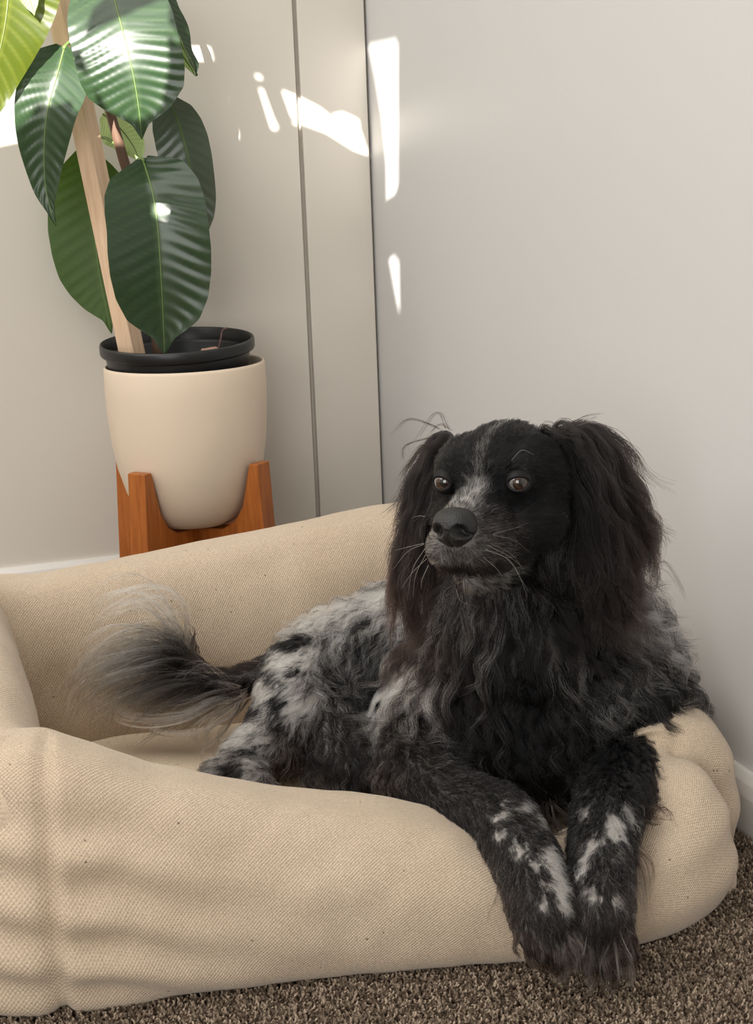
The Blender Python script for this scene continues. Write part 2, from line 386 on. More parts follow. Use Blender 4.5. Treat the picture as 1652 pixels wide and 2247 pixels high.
# ------------------------------------------------------------------ plant stand, planter
PC = P(418, 1000, 2.2); PX, PY = PC[0], PC[1]
def woodmat():
    m = NT('oiled_hardwood')
    g = m.noise(9, 5, 'Object', 0.6, (14, 14, 1.2))
    c = m.ramp(g, [(0.25, lin(128, 66, 22)), (0.5, lin(164, 92, 34)), (0.78, lin(186, 112, 48))])
    m.l(c, m.b.inputs['Base Color']); m.set(Roughness=0.42); m.bump(g, 0.08, 0.001); return m.m
M_wood = woodmat()
stand = thing('plant_stand', 'wooden four-legged plant stand holding up the cream planter behind the bed', 'plant stand', (PX, PY, 0))
def leg_bm(ang, th=0.030):
    d = np.array([math.sin(ang), -math.cos(ang), 0]); tt = np.array([d[1], -d[0], 0])
    pr = [(0.139, 0.0), (0.128, 0.235)] + [(0.1135, 0.235), (0.1085, 0.205), (0.098, 0.172), (0.082, 0.148), (0.060, 0.1355), (0.020, 0.134), (0.020, 0.100), (0.070, 0.082), (0.090, 0.060), (0.096, 0.0)]
    bm = bmesh.new(); lo, hi = [], []
    for r, z in pr:
        q = np.array([PX, PY, z]) + d * r
        lo.append(bm.verts.new(q - tt * th / 2)); hi.append(bm.verts.new(q + tt * th / 2))
    k = len(pr); bm.faces.new(lo); bm.faces.new(hi[::-1])
    for i in range(k): bm.faces.new((lo[i], hi[i], hi[(i + 1) % k], lo[(i + 1) % k]))
    bmesh.ops.triangulate(bm, faces=[f for f in bm.faces if len(f.verts) > 4]); return fixn(bm)
for k in range(4): obj('leg', leg_bm(-PI / 6 + k * PI / 2), M_wood, stand, smooth=False, bevel=0.002)
bm = bmesh.new()
for k in range(2):
    an = -PI / 6 + k * PI / 2; d = np.array([math.sin(an), -math.cos(an), 0]); tt = np.array([d[1], -d[0], 0])
    q = [np.array([PX, PY, z]) + d * a * 0.03 + tt * b * 0.0145 for z in (0.099, 0.1345) for a, b in ((-1, -1), (1, -1), (1, 1), (-1, 1))]
    quadmesh(q, bm)
obj('cross_joint', fixn(bm), M_wood, stand, smooth=False)
def glaze(name, col):
    m = NT(name); c = m.ramp(m.noise(7, 3), [(0.35, tuple(x * 0.93 for x in col[:3]) + (1,)), (0.7, col)])
    m.l(c, m.b.inputs['Base Color']); m.set(Roughness=0.55); m.bump(m.noise(180, 3), 0.05, 0.001); return m.m
planter = thing('planter', 'cream ceramic planter with rounded base resting in the wooden stand', 'planter', (PX, PY, 0.136))
prof = [(0.0, .137), (.040, .137), (.058, .1405), (.072, .150), (.084, .165), (.096, .190), (.106, .225), (.112, .262), (.1155, .305), (.1165, .34), (.1160, .370), (.1150, .3740), (.1130, .3745), (.1115, .372), (.1105, .34), (.108, .28), (.098, .22), (.075, .17), (.0, .152)]
obj('planter_body', lathe(prof, 96, Matrix.Translation((PX, PY, 0))), glaze('cream_glaze', lin(226, 208, 186)), planter)

# ------------------------------------------------------------------ rubber plant in its black nursery pot
plant = thing('rubber_plant', 'tall glossy rubber plant with pale wooden stake in a black nursery pot', 'plant', (PX, PY, 0.16))
M_black = plain('black_plastic', lin(22, 23, 25), 0.38)
PM = Matrix.Translation((PX - 0.008, PY - 0.003, 0.405)) @ Matrix.Rotation(math.radians(3.5), 4, 'X')
prof = [(0.0, -.20), (.078, -.20), (.098, -.022), (.1035, -.022), (.1045, -.018), (.1115, -.016), (.1125, -.012), (.1125, .0), (.1115, .003), (.1085, .0035), (.1065, .001), (.1045, -.014), (.101, -.03), (.0965, -.06), (.0, -.0601)]
prof = [(.0, -.20), (.082, -.20), (.1015, -.019), (.1035, -.015), (.1095, -.013), (.1110, -.010), (.1110, .0), (.1100, .003), (.1075, .0035), (.1058, .001), (.1040, -.012), (.1015, -.03), (.0985, -.06), (.0970, -.07)]
obj('nursery_pot', lathe(prof, 96, PM), M_black, plant)
ms = NT('potting_soil'); c = ms.ramp(ms.noise(160, 4), [(0.35, lin(30, 22, 16)), (0.7, lin(92, 70, 50))]); ms.l(c, ms.b.inputs['Base Color']); ms.set(Roughness=1.0)
pts = np.zeros((14, 48, 3))
for i in range(14):
    for j in range(48):
        r = 0.0995 * i / 13; a = 2 * PI * j / 48
        pts[i, j] = PM @ Vector((r * math.cos(a), r * math.sin(a), -0.045 + 0.008 * nz((r * math.cos(a), r * math.sin(a), 0), 40)))
obj('soil', grid_mesh('soil', pts, False, True), ms.m, plant)
mw_ = NT('pale_stake_wood'); g = mw_.noise(8, 4, 'Object', 0.6, (20, 20, 1)); mw_.l(mw_.ramp(g, [(0.3, lin(214, 180, 148)), (0.7, lin(232, 202, 172))]), mw_.b.inputs['Base Color']); mw_.set(Roughness=0.7)
# stake: a square batten leaning to the left
a, b = P(298, 815, 2.185), P(95, -160, 2.165); d = (b - a) / np.linalg.norm(b - a)
yw = math.radians(-28); x = np.array([math.cos(yw), math.sin(yw), 0]); x -= d * (x @ d); x /= np.linalg.norm(x); y = np.cross(d, x); hw = 0.0135
obj('stake', fixn(quadmesh([q + x * sx * hw + y * sy * hw for q in (a, b) for sx, sy in ((-1, -1), (1, -1), (1, 1), (-1, 1))])), mw_.m, plant, smooth=False, bevel=0.0012)
M_stem = plain('brown_stem', lin(96, 72, 56), 0.7, bump=(90, 0.4, 0.002))
stem_px = [(352, 800, 2.22), (318, 560, 2.23), (285, 400, 2.225), (268, 340, 2.22), (243, 250, 2.215), (215, 150, 2.21), (192, 0, 2.205), (175, -200, 2.2)]
stem = spline([P(*q) for q in stem_px], 40)
obj('stem', tube(stem, list(np.linspace(0.0085, 0.006, 40)), 12), M_stem, plant)
def leafmat(name, top, vein, under, rough=0.27):
    m = NT(name)
    at = m.n('ShaderNodeAttribute', attribute_name='mid'); geo = m.n('ShaderNodeNewGeometry')
    veins = m.n('ShaderNodeAttribute', attribute_name='vein')
    c = m.mix(m.math('MULTIPLY', veins.outputs['Fac'], 0.10), top, vein)
    c = m.mix(m.math('MULTIPLY', at.outputs['Fac'], 0.15), c, vein)
    cu_ = m.mix(m.math('MULTIPLY', at.outputs['Fac'], 0.3), under, vein)
    c = m.mix(geo.outputs['Backfacing'], c, cu_)
    m.l(c, m.b.inputs['Base Color']); m.set(Roughness=rough); m.b.inputs['Coat Weight'].default_value = 0.15 if rough < .4 else 0; m.b.inputs['Coat Roughness'].default_value = 0.2
    tr = m.n('ShaderNodeBsdfTranslucent'); tr.inputs[0].default_value = tuple(x * 2.2 for x in top[:3]) + (1,)
    mx = m.n('ShaderNodeMixShader'); mx.inputs[0].default_value = 0.22
    outn = m.t.nodes['Material Output']; m.l(m.b.outputs[0], mx.inputs[1]); m.l(tr.outputs[0], mx.inputs[2]); m.l(mx.outputs[0], outn.inputs['Surface'])
    return m.m
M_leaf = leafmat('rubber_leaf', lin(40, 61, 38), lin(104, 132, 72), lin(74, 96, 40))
M_leafy = leafmat('backlit_leaf', lin(66, 78, 16), lin(170, 170, 80), lin(110, 128, 45))  # sun glowing through the blade is put into its colour
M_leafp = leafmat('pale_lit_leaf', lin(160, 182, 120), lin(200, 210, 150), lin(180, 198, 140))  # pale blades, sunlit and backlit brightness put into the colour
M_mid = plain('leaf_midrib', lin(104, 128, 70), 0.45)
def leaf(mid, hw, yaw=0.0, fold=0.18, mat=None, camber=0.0, stem_at=None, tipw=None, label=None, petiole=True, roll=0.0):
    """mid: (px, py, Y) along the midrib from base to tip; hw: half widths in metres at even steps; yaw turns the blade about its length"""
    NL, NW = 150, 17
    m = spline([P(*q) for q in mid], NL); t = np.linspace(0, 1, NL)
    hwid = np.interp(t, np.linspace(0, 1, len(hw)), hw)
    for _ in range(3): hwid[1:-1] = (hwid[:-2] + 2 * hwid[1:-1] + hwid[2:]) / 4
    tn = np.gradient(m, axis=0); tn /= np.linalg.norm(tn, axis=1)[:, None]
    view = m - CAM; view /= np.linalg.norm(view, axis=1)[:, None]
    lat = np.cross(tn, view); lat /= np.linalg.norm(lat, axis=1)[:, None]         # points to image left for a hanging leaf
    nrm = np.cross(lat, tn); nrm *= np.sign((nrm * -view).sum(1))[:, None]
    cy, sy = math.cos(yaw), math.sin(yaw)
    lat2 = lat * cy + nrm * sy; nrm2 = nrm * cy - lat * sy
    v = np.linspace(-1, 1, NW)
    pts = np.zeros((NL, NW, 3)); midw = np.zeros((NL, NW)); vein = np.zeros((NL, NW))
    for j, q in enumerate(v):
        lift = fold * abs(q) ** 1.3 - camber * q * q
        ripple = 0.00085 * np.sin(2 * PI * (t * 17 - abs(q) * 1.9)) * (abs(q) > 0.08) * min(1, 1.6 * abs(q)) * (1 - abs(q) ** 6)
        wav = 0.0025 * abs(q) ** 3 * np.sin(2 * PI * (t * 2.3 + (0.3 if q > 0 else 0)))
        pts[:, j] = m + lat2 * (hwid * q)[:, None] + nrm2 * (-(hwid * -lift) + ripple + wav)[:, None]
        vein[:, j] = np.clip(np.sin(2 * PI * (t * 17 - abs(q) * 1.9)), 0, 1) ** 3
        midw[:, j] = 1.0 if abs(q) < 0.04 else 0.0 * q
    me = grid_mesh('leaf', pts)
    for nm, arr in (('mid', midw), ('vein', vein)):
        at = me.attributes.new(nm, 'FLOAT', 'POINT'); at.data.foreach_set('value', arr.ravel().astype(np.float32))
    bm = bmesh.new(); bm.from_mesh(me)
    for f in bm.faces: f.normal_update()
    if sum(f.normal @ Vector(-view[NL // 2]) > 0 for f in bm.faces) * 2 < len(bm.faces): bmesh.ops.reverse_faces(bm, faces=bm.faces)
    bm.to_mesh(me); bm.free()
    o = obj('leaf', me, mat or M_leaf, plant)
    if label: o['label'] = label
    r = 0.0012
    obj('midrib', tube(m[:-1] + nrm2[:-1] * 0.0003, list(np.linspace(r, 0.0004, NL - 1)), 6), M_mid, o)
    if petiole:
        s = stem[np.argmin(np.linalg.norm(stem - m[0], axis=1))] if stem_at is None else np.array(stem_at)
        mid_ = (s + m[0]) / 2 + EZ * 0.012
        obj('petiole', tube(spline([s, mid_, m[0], m[2]], 12), 0.0022, 8), M_mid, o)
    return o
K = 0.00066
wf = lambda mx, shape=(0.12, 0.62, 0.9, 1.0, 1.0, 0.97, 0.9, 0.74, 0.45, 0.10, 0.0): [mx * K * s for s in shape]
taper = (0.25, 0.85, 1.0, 1.0, 0.93, 0.82, 0.68, 0.52, 0.36, 0.14, 0.0)
leaf([(142, 102, 2.13), (124, 170, 2.115), (105, 240, 2.11), (97, 330, 2.115), (102, 420, 2.12), (123, 497, 2.12)], wf(70, taper), yaw=0.25, fold=0.25, stem_at=stem[30])
leaf([(236, -60, 2.12), (262, 40, 2.085), (285, 130, 2.075), (302, 220, 2.08), (312, 306, 2.09)], wf(106, (0.3, 0.8, 0.95, 1, 1, 1, .98, .9, .62, .16, 0)), yaw=0.12, fold=0.10, stem_at=stem[-1])
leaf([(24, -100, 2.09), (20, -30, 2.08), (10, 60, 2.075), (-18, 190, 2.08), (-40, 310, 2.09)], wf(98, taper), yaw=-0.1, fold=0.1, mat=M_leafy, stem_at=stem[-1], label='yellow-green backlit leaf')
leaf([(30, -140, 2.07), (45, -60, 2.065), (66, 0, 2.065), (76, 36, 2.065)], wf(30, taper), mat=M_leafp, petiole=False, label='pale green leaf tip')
leaf([(313, 349, 2.13), (334, 420, 2.095), (346, 500, 2.085), (353, 600, 2.085), (358, 700, 2.09), (361, 782, 2.095)], wf(104, (0.12, .72, .92, .98, .98, 1, .98, .9, .70, .20, 0)), yaw=0.0, fold=0.22, stem_at=P(285, 400, 2.225))
leaf([(188, 318, 2.25), (197, 400, 2.265), (206, 500, 2.27), (218, 600, 2.265), (232, 670, 2.26), (245, 732, 2.255)], wf(88, (0.12, .6, .95, 1.1, 1.15, 1.1, 1, .8, .55, .14, 0)), yaw=0.25, fold=0.12, stem_at=stem[18], mat=leafmat('matte_leaf', lin(56, 84, 24), lin(124, 142, 72), lin(70, 96, 30), 0.55))  # greener and rougher blade than the other leaves
leaf([(366, 205, 2.22), (392, 270, 2.235), (414, 350, 2.24), (426, 440, 2.235), (428, 510, 2.23), (429, 556, 2.23)], wf(56, (0.2, .8, 1, 1.1, 1.1, 1.05, .98, .86, .62, .2, 0)), yaw=0.35, fold=0.3, stem_at=stem[27], mat=leafmat('sheen_leaf', lin(72, 84, 72), lin(120, 140, 100), lin(84, 100, 66)))  # grey sheen put into the blade colour
leaf([(345, -70, 2.16), (368, 20, 2.15), (395, 90, 2.15), (420, 135, 2.15), (431, 167, 2.15)], wf(36, taper), yaw=-1.15, fold=0.35, petiole=False)
leaf([(366, 55, 2.155), (390, 105, 2.152), (414, 142, 2.15), (430, 168, 2.15)], wf(15, taper), yaw=0.2, fold=0.3, petiole=False, mat=M_leafp, label='lime green backlit edge of a curled leaf')
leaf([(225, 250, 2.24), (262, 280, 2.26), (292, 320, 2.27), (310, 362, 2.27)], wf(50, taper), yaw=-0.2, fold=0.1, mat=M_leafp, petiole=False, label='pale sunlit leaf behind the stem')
# dry leaf scrap and stalk lying in the pot
o = obj('dry_stalk', tube(spline([P(478, 770, 2.17), P(484, 745, 2.17), P(488, 725, 2.175), P(500, 719, 2.175)], 14), 0.0013, 6), plain('dry_stalk', lin(120, 92, 84), 0.8), plant)
bm = bmesh.new(); bmesh.ops.create_icosphere(bm, subdivisions=2, radius=0.012)
q = P(462, 768, 2.17)
for v_ in bm.verts: v_.co = Vector(q) + Vector((v_.co.x * 1.2, v_.co.y, v_.co.z * 0.35 + 0.002 * nz(v_.co, 150)))
obj('dry_leaf', bm, plain('dry_leaf', lin(196, 160, 142), 0.9), plant)

#DOG#
# ------------------------------------------------------------------ the dog: skin
dog = thing('dog', 'black and grey long-haired spaniel lying in the canvas bed with paws over its edge', 'dog', bed(0.42, 0.25, 0.05))
hy, hr = math.radians(26), math.radians(3.0)
HF = np.array([-math.sin(hy), -math.cos(hy), 0.0])
hl0 = np.array([-HF[1], HF[0], 0.0])
HL = hl0 * math.cos(hr) + EZ * math.sin(hr); HU = EZ * math.cos(hr) - hl0 * math.sin(hr)
HO = P(1050, 1061, 1.245) - HF * 0.050 - HU * 0.0085
def hd(x, y, z): return HO + HF * x + HL * y + HU * z
def hloc(p): v = np.asarray(p) - HO; return np.stack([v @ HF, v @ HL, v @ HU], -1)
prims = []                                     # (tag, [(point, radius), ...]) hulls of balls
def B(tag, *pr): prims.append((tag, [(np.array(p, float), r) for p, r in pr]))
# head (x forward, y its left, z up)
B('head', (hd(-.020, .0, .000), .049), (hd(.010, .0, .006), .043))
B('head', (hd(-.006, .021, -.002), .040), (hd(-.006, -.021, -.002), .040))
for sg_ in (1, -1):
    B('head', (hd(.026, .026 * sg_, .014), .0205), (hd(.0, .027 * sg_, .012), .030))      # brow
    B('head', (hd(.010, .034 * sg_, -.030), .027), (hd(.040, .024 * sg_, -.034), .020))     # cheek
    B('head', (hd(.052, .013 * sg_, -.030), .020), (hd(.093, .0125 * sg_, -.036), .0185), (hd(.078, .016 * sg_, -.044), .0165))   # upper lip
    B('head', (hd(.036, .022 * sg_, -.050), .015), (hd(.076, .018 * sg_, -.0500), .0125))    # flews
B('head', (hd(.032, .0, -.010), .025), (hd(.098, .0, -.0185), .0175))                      # bridge
B('head', (hd(.010, .0, -.056), .030), (hd(.080, .0, -.066), .0120))                       # lower jaw
# ear flaps
def balls(tag, lst): B(tag, *[(P(x, y, Y), r) for x, y, Y, r in lst])
balls('ear_l', [(1225, 965, 1.305, .012), (1290, 960, 1.33, .012), (1345, 1040, 1.335, .010), (1260, 1060, 1.29, .009)])
balls('ear_l', [(1260, 1060, 1.29, .009), (1345, 1040, 1.335, .010), (1385, 1160, 1.325, .009), (1300, 1250, 1.285, .008), (1370, 1260, 1.305, .008)])
balls('ear_r', [(975, 968, 1.355, .011), (945, 1010, 1.375, .010), (925, 1090, 1.37, .009), (950, 1100, 1.35, .008)])
balls('ear_r', [(925, 1090, 1.37, .009), (945, 1100, 1.35, .008), (885, 1270, 1.345, .008), (920, 1290, 1.33, .007)])
# neck, chest, trunk
B('neck', (hd(-.05, .0, -.02), .050), (P(1120, 1330, 1.37), .068))
B('neck', (P(1095, 1310, 1.325), .050), (P(1130, 1400, 1.33), .070))
B('chest', (P(1130, 1400, 1.37), .072), (P(1140, 1530, 1.365), .098))
B('chest', (P(1060, 1560, 1.36), .080), (P(1260, 1540, 1.36), .080))
B('shoulder_r', (P(995, 1480, 1.41), .060), (P(975, 1590, 1.36), .056))
B('shoulder_l', (P(1340, 1420, 1.38), .062), (P(1390, 1540, 1.36), .056))
B('torso', (P(1120, 1450, 1.43), .092), (P(870, 1475, 1.50), .092), (P(900, 1520, 1.47), .085))
B('torso', (P(870, 1475, 1.50), .090), (P(725, 1500, 1.53), .074), (P(780, 1540, 1.48), .072))
B('torso', (P(770, 1600, 1.43), .052), (P(840, 1690, 1.37), .046), (P(765, 1690, 1.38), .040))
B('haunch', (P(668, 1495, 1.47), .047), (P(658, 1560, 1.43), .047), (P(700, 1560, 1.44), .043))
B('haunch', (P(658, 1560, 1.43), .045), (P(600, 1630, 1.395), .031))
B('hindleg', (P(590, 1630, 1.395), .030), (P(520, 1665, 1.375), .019))
B('hindleg', (P(520, 1665, 1.375), .019), (P(560, 1725, 1.335), .017))
B('hindleg', (P(510, 1690, 1.36), .016), (P(470, 1700, 1.355), .015))
# forelegs over the edge of the bed
B('leg_r', (P(975, 1590, 1.36), .054), (P(915, 1690, 1.30), .038))
B('leg_r', (P(912, 1700, 1.29), .034), (P(985, 1755, 1.235), 0.0307))
B('leg_r', (P(985, 1755, 1.235), 0.0307), (P(1105, 1800, 1.185), 0.0287))
B('leg_r', (P(1105, 1800, 1.185), 0.0287), (P(1160, 1900, 1.125), 0.0267))
B('leg_r', (P(1160, 1900, 1.125), 0.0267), (P(1195, 2010, 1.082), 0.0262))
B('leg_l', (P(1390, 1540, 1.36), .054), (P(1385, 1690, 1.30), .038))
B('leg_l', (P(1385, 1690, 1.30), .036), (P(1330, 1785, 1.185), 0.0287))
B('leg_l', (P(1330, 1785, 1.185), 0.0287), (P(1318, 1900, 1.125), 0.0262))
B('leg_l', (P(1318, 1900, 1.125), 0.0262), (P(1315, 2010, 1.084), 0.0257))
for k, (dx, dy) in enumerate(((-38, 20), (-14, 48), (12, 58), (36, 40))):
    B('paw_r', (P(1198 + dx * .7, 2010 + dy * .3, 1.076), .0125), (P(1210 + dx * 1.12, 2034 + dy, 1.066), .0112))
for k, (dx, dy) in enumerate(((-42, 32), (-16, 54), (14, 54), (42, 34))):
    B('paw_l', (P(1316 + dx * .7, 2012 + dy * .3, 1.078), .0125), (P(1316 + dx * 1.12, 2044 + dy, 1.070), .0112))
# tail
tl = spline([P(600, 1470, 1.545), P(530, 1497, 1.52), (P(465, 1490, 1.52)), P(420, 1455, 1.53), P(405, 1405, 1.545)], 7)
for k in range(6): B('tail', (tl[k], .016 - .0015 * k), (tl[k + 1], .0145 - .0015 * k))
bm = bmesh.new()
def ball_verts(c, r):
    a = (1 + 5 ** .5) / 2; out_ = []
    for k in range(60):
        z = 1 - 2 * (k + .5) / 60; t_ = k * 2.399963; q = math.sqrt(1 - z * z)
        out_.append(bm.verts.new(c + np.array([q * math.cos(t_), q * math.sin(t_), z]) * r))
    return out_
for tag, pr in prims:
    vv = []
    for c_, r_ in pr: vv += ball_verts(c_, r_)
    res = bmesh.ops.convex_hull(bm, input=vv)
    bmesh.ops.delete(bm, geom=[g for g in res['geom_interior'] if isinstance(g, bmesh.types.BMVert)], context='VERTS')
bm.normal_update()
tmpm = bpy.data.meshes.new('t'); bm.to_mesh(tmpm); bm.free()
tmp = bpy.data.objects.new('t', tmpm); COL.objects.link(tmp)
r_ = tmp.modifiers.new('r', 'REMESH'); r_.mode = 'VOXEL'; r_.voxel_size = 0.0028
s_ = tmp.modifiers.new('s', 'SMOOTH'); s_.iterations = 9; s_.factor = 0.5
dg = bpy.context.evaluated_depsgraph_get()
me = bpy.data.meshes.new_from_object(tmp.evaluated_get(dg)); me.name = 'body'
bpy.data.objects.remove(tmp)
NVt = len(me.vertices)
V = np.zeros(NVt * 3, np.float32); me.vertices.foreach_get('co', V); V = V.reshape(-1, 3).astype(float)
# eye sockets
EYE = {+1: hd(.0410, .0320, .0085), -1: hd(.0410, -.0335, .0085)}
ER = 0.0100
# tags by nearest primitive
tags = sorted(set(t for t, _ in prims)); tid = {t: k for k, t in enumerate(tags)}
def near_tag(X):
    best = np.full(len(X), 1e9); who = np.zeros(len(X), int)
    for t, pr in prims:
        for i in range(len(pr)):
            for j in range(i, len(pr)) if len(pr) > 1 else [i]:
                a_, b_ = pr[i][0], pr[j][0]; ab = b_ - a_; q = ab @ ab
                h = np.clip(((X - a_) @ ab) / q, 0, 1) if q > 0 else np.zeros(len(X))
                d_ = np.linalg.norm(X - a_ - h[:, None] * ab, axis=1) - (pr[i][1] * (1 - h) + pr[j][1] * h)
                m_ = d_ < best; best[m_] = d_[m_]; who[m_] = tid[t]
    return who
me.vertices.foreach_set('co', V.astype(np.float32).ravel()); me.update()
bvh = bvhtree.BVHTree.FromPolygons([tuple(v) for v in V], [tuple(p.vertices) for p in me.polygons])
me.calc_loop_triangles()
TRI = np.zeros(len(me.loop_triangles) * 3, np.int32); me.loop_triangles.foreach_get('vertices', TRI); TRI = TRI.reshape(-1, 3)
VN = np.zeros(NVt * 3, np.float32); me.vertex_normals.foreach_get('vector', VN); VN = VN.reshape(-1, 3).astype(float)
# ---- coat description, one entry per place on the dog: x, y in the photograph, lie of the hair (dx, dy, away), length, lift, wave, share of light hair, brown
GROUPS = {'head': 'head', 'ear_l': 'ear_l', 'ear_r': 'ear_r', 'neck': 'front', 'chest': 'front', 'shoulder_r': 'front', 'shoulder_l': 'front', 'torso': 'rear', 'haunch': 'haunch',
          'hindleg': 'haunch', 'leg_r': 'leg_r', 'leg_l': 'leg_l', 'paw_r': 'paw', 'paw_l': 'paw', 'tail': 'tail'}
AN = {
 'front': [(1050, 1330, 0, 1, 0, .040, .30, .003, .40, .1), (1000, 1330, -.2, 1, 0, .040, .30, .003, .36, .1), (1130, 1390, -.1, 1, 0, .048, .25, .003, .24, .0), (1230, 1360, .35, 1, 0, .048, .25, .004, .08, .1),
           (900, 1400, -.35, 1, 0, .055, .22, .009, .18, .6), (860, 1480, -.3, 1, 0, .055, .22, .010, .80, .15), (850, 1590, -.05, 1, 0, .050, .22, .010, .88, .15), (860, 1690, -.4, .8, 0, .034, .25, .005, .60, .3),
           (940, 1510, .05, 1, 0, .060, .20, .011, .66, .15), (960, 1620, .1, 1, 0, .060, .2, .010, .50, .2), (1000, 1500, .05, 1, 0, .060, .20, .010, .08, .1), (1040, 1560, .15, 1, 0, .060, .2, .009, .10, .1), (1140, 1560, 0, 1, 0, .060, .2, .009, .05, .0), (1130, 1480, .0, 1, 0, .055, .2, .006, .14, .0),
           (1230, 1620, -.05, 1, 0, .058, .22, .012, .24, .1), (1320, 1500, .25, 1, 0, .052, .24, .012, .50, .0), (1400, 1360, .75, .7, 0, .050, .22, .008, .66, .1), (1470, 1400, .8, .5, 0, .040, .24, .008, .68, .1),
           (1500, 1510, .6, .6, 0, .036, .30, .006, .12, .0), (1400, 1610, .25, 1, 0, .042, .22, .008, .25, .0), (1300, 1690, -.1, 1, 0, .046, .22, .011, .2, .1), (1150, 1700, .1, 1, 0, .055, .2, .009, .05, .1), (950, 1690, .3, 1, 0, .046, .2, .008, .22, .3)],
 'rear': [(840, 1275, -1, .30, 0, .030, .14, .004, .78, 0), (760, 1310, -.8, .6, 0, .032, .18, .005, .80, 0), (690, 1330, -.75, .7, 0, .028, .20, .005, .85, 0), (630, 1370, -.6, .9, 0, .020, .16, .003, .80, 0), (600, 1440, -.6, .8, 0, .016, .12, .002, .10, 0),
          (720, 1420, .25, 1, 0, .034, .22, .006, .62, .05), (800, 1400, -.2, 1, 0, .036, .2, .006, .42, 0), (760, 1500, .4, .9, 0, .036, .2, .006, .38, .05), (830, 1530, .2, 1, 0, .036, .2, .006, .14, 0), (750, 1610, .4, .9, 0, .036, .2, .006, .36, .1), (740, 1710, .1, 1, 0, .030, .2, .005, .30, .1), (820, 1700, .1, 1, 0, .03, .2, .004, .15, .1)],  # darkest flank entries put the shade behind the shoulder into the coat
 'haunch': [(640, 1440, -.6, .8, 0, .016, .14, .001, .9, 0), (600, 1520, -.7, .7, 0, .015, .14, .001, .9, 0), (660, 1540, -.8, .4, 0, .018, .16, .001, .9, 0), (560, 1620, -.8, .6, 0, .012, .14, .001, .85, 0), (500, 1680, -1, .4, 0, .010, .14, .001, .6, .1), (640, 1660, -.5, 1, 0, .026, .22, .003, .35, .5), (725, 1500, .3, 1, 0, .034, .2, .006, .35, .1), (730, 1580, .3, 1, 0, .034, .2, .006, .30, .15), (715, 1640, .2, 1, 0, .034, .2, .006, .2, .3)],
 'leg_r': [(870, 1700, .3, 1, 0, .022, .22, .003, .22, .2), (900, 1740, .7, .7, -.02, .013, .12, .001, .14, .05), (980, 1760, .9, .4, -.03, .011, .10, .001, .24, .05), (1080, 1790, .75, .6, -.03, .010, .10, .001, .24, .05), (1140, 1860, .4, 1, -.03, .010, .10, .001, .24, .05), (1190, 2000, .25, 1, -.02, .011, .10, .001, .24, .15)],
 'leg_l': [(1390, 1600, .0, 1, 0, .030, .2, .005, .12, 0), (1390, 1690, -.1, 1, 0, .024, .2, .003, .03, 0), (1340, 1780, -.15, 1, -.04, .011, .10, .001, .24, .0), (1315, 1880, -.05, 1, -.02, .010, .10, .001, .24, .05), (1315, 2010, .0, 1, -.01, .012, .10, .001, .24, .2)],
 'paw': [(1200, 2050, .25, 1, 0, .024, .16, .002, .40, .5), (1250, 2060, .2, 1, 0, .022, .16, .002, .40, .6), (1315, 2060, 0, 1, 0, .026, .16, .002, .42, .55), (1360, 2060, .1, 1, 0, .026, .16, .002, .42, .55)],
 'ear_l': [(1250, 960, .35, 1, 0, .075, .22, .004, .04, .1), (1310, 970, .8, .7, 0, .075, .24, .005, .05, .15), (1270, 1080, .1, 1, 0, .090, .12, .004, .08, .1), (1350, 1060, .3, 1, 0, .085, .16, .007, .05, .25), (1380, 1170, .15, 1, 0, .075, .14, .008, .06, .35), (1310, 1220, .1, 1, 0, .075, .12, .007, .12, .25)],
 'ear_r': [(980, 955, -.8, .7, .0, .050, .25, .003, .04, .1), (945, 1000, -.5, 1, 0, .070, .16, .003, .05, .1), (930, 1090, -.2, 1, 0, .080, .12, .003, .06, .25), (900, 1230, -.15, 1, 0, .070, .12, .004, .10, .7)],
 'tail': [(560, 1495, -1, .1, 0, .030, .2, .003, .20, .3), (430, 1470, -1, .2, 0, .03, .25, .003, .15, .1), (405, 1400, -.6, -.8, 0, .03, .25, .002, .5, 0)],
}
WHITE = [(1100, 1783, 10, 26, 30), (1148, 1768, 14, 12, 0), (1180, 1797, 9, 22, -25), (1095, 1830, 12, 9, 0), (1138, 1862, 17, 15, 20), (1212, 1895, 18, 44, -28), (1175, 1893, 13, 11, 0), (1232, 1965, 15, 48, -12), (1200, 1940, 17, 8, 0), (1190, 1985, 8, 16, 0), (1216, 1930, 8, 14, 0),
         (1348, 1818, 19, 36, -8), (1296, 1855, 15, 26, 20), (1284, 1893, 12, 28, 25), (1300, 1960, 13, 24, -30), (1285, 1778, 7, 18, 20), (1378, 1783, 8, 22, -15), (1350, 1975, 9, 16, -10), (1320, 1846, 9, 9, 0), (1272, 1925, 8, 9, 0), (1352, 1880, 7, 10, 0)]
DARKSP = [(572, 1445, 26, 50, 20), (612, 1545, 15, 28, 0), (612, 1500, 18, 8, 10), (650, 1475, 18, 7, 0), (600, 1480, 12, 14, 0), (560, 1560, 14, 24, 20), (620, 1600, 22, 14, 0), (545, 1655, 18, 10, 0), (600, 1590, 10, 8, 0), (510, 1690, 24, 16, 0), (575, 1640, 14, 8, 0), (650, 1412, 40, 14, -10)]
def inspots(px, lst):
    r = np.zeros(len(px), bool)
    wob = np.array([[noise.noise(Vector((x * .09, y * .09, 1.3))), noise.noise(Vector((x * .09, y * .09, 7.7)))] for x, y in px]) * 15
    q = px + wob + rng.normal(0, 3.2, px.shape)
    for x, y, a_, b_, an in lst:
        c_, s2 = math.cos(math.radians(an)), math.sin(math.radians(an)); dx, dy = q[:, 0] - x, q[:, 1] - y
        r |= ((dx * c_ + dy * s2) / a_) ** 2 + ((-dx * s2 + dy * c_) / b_) ** 2 < 1
    return r
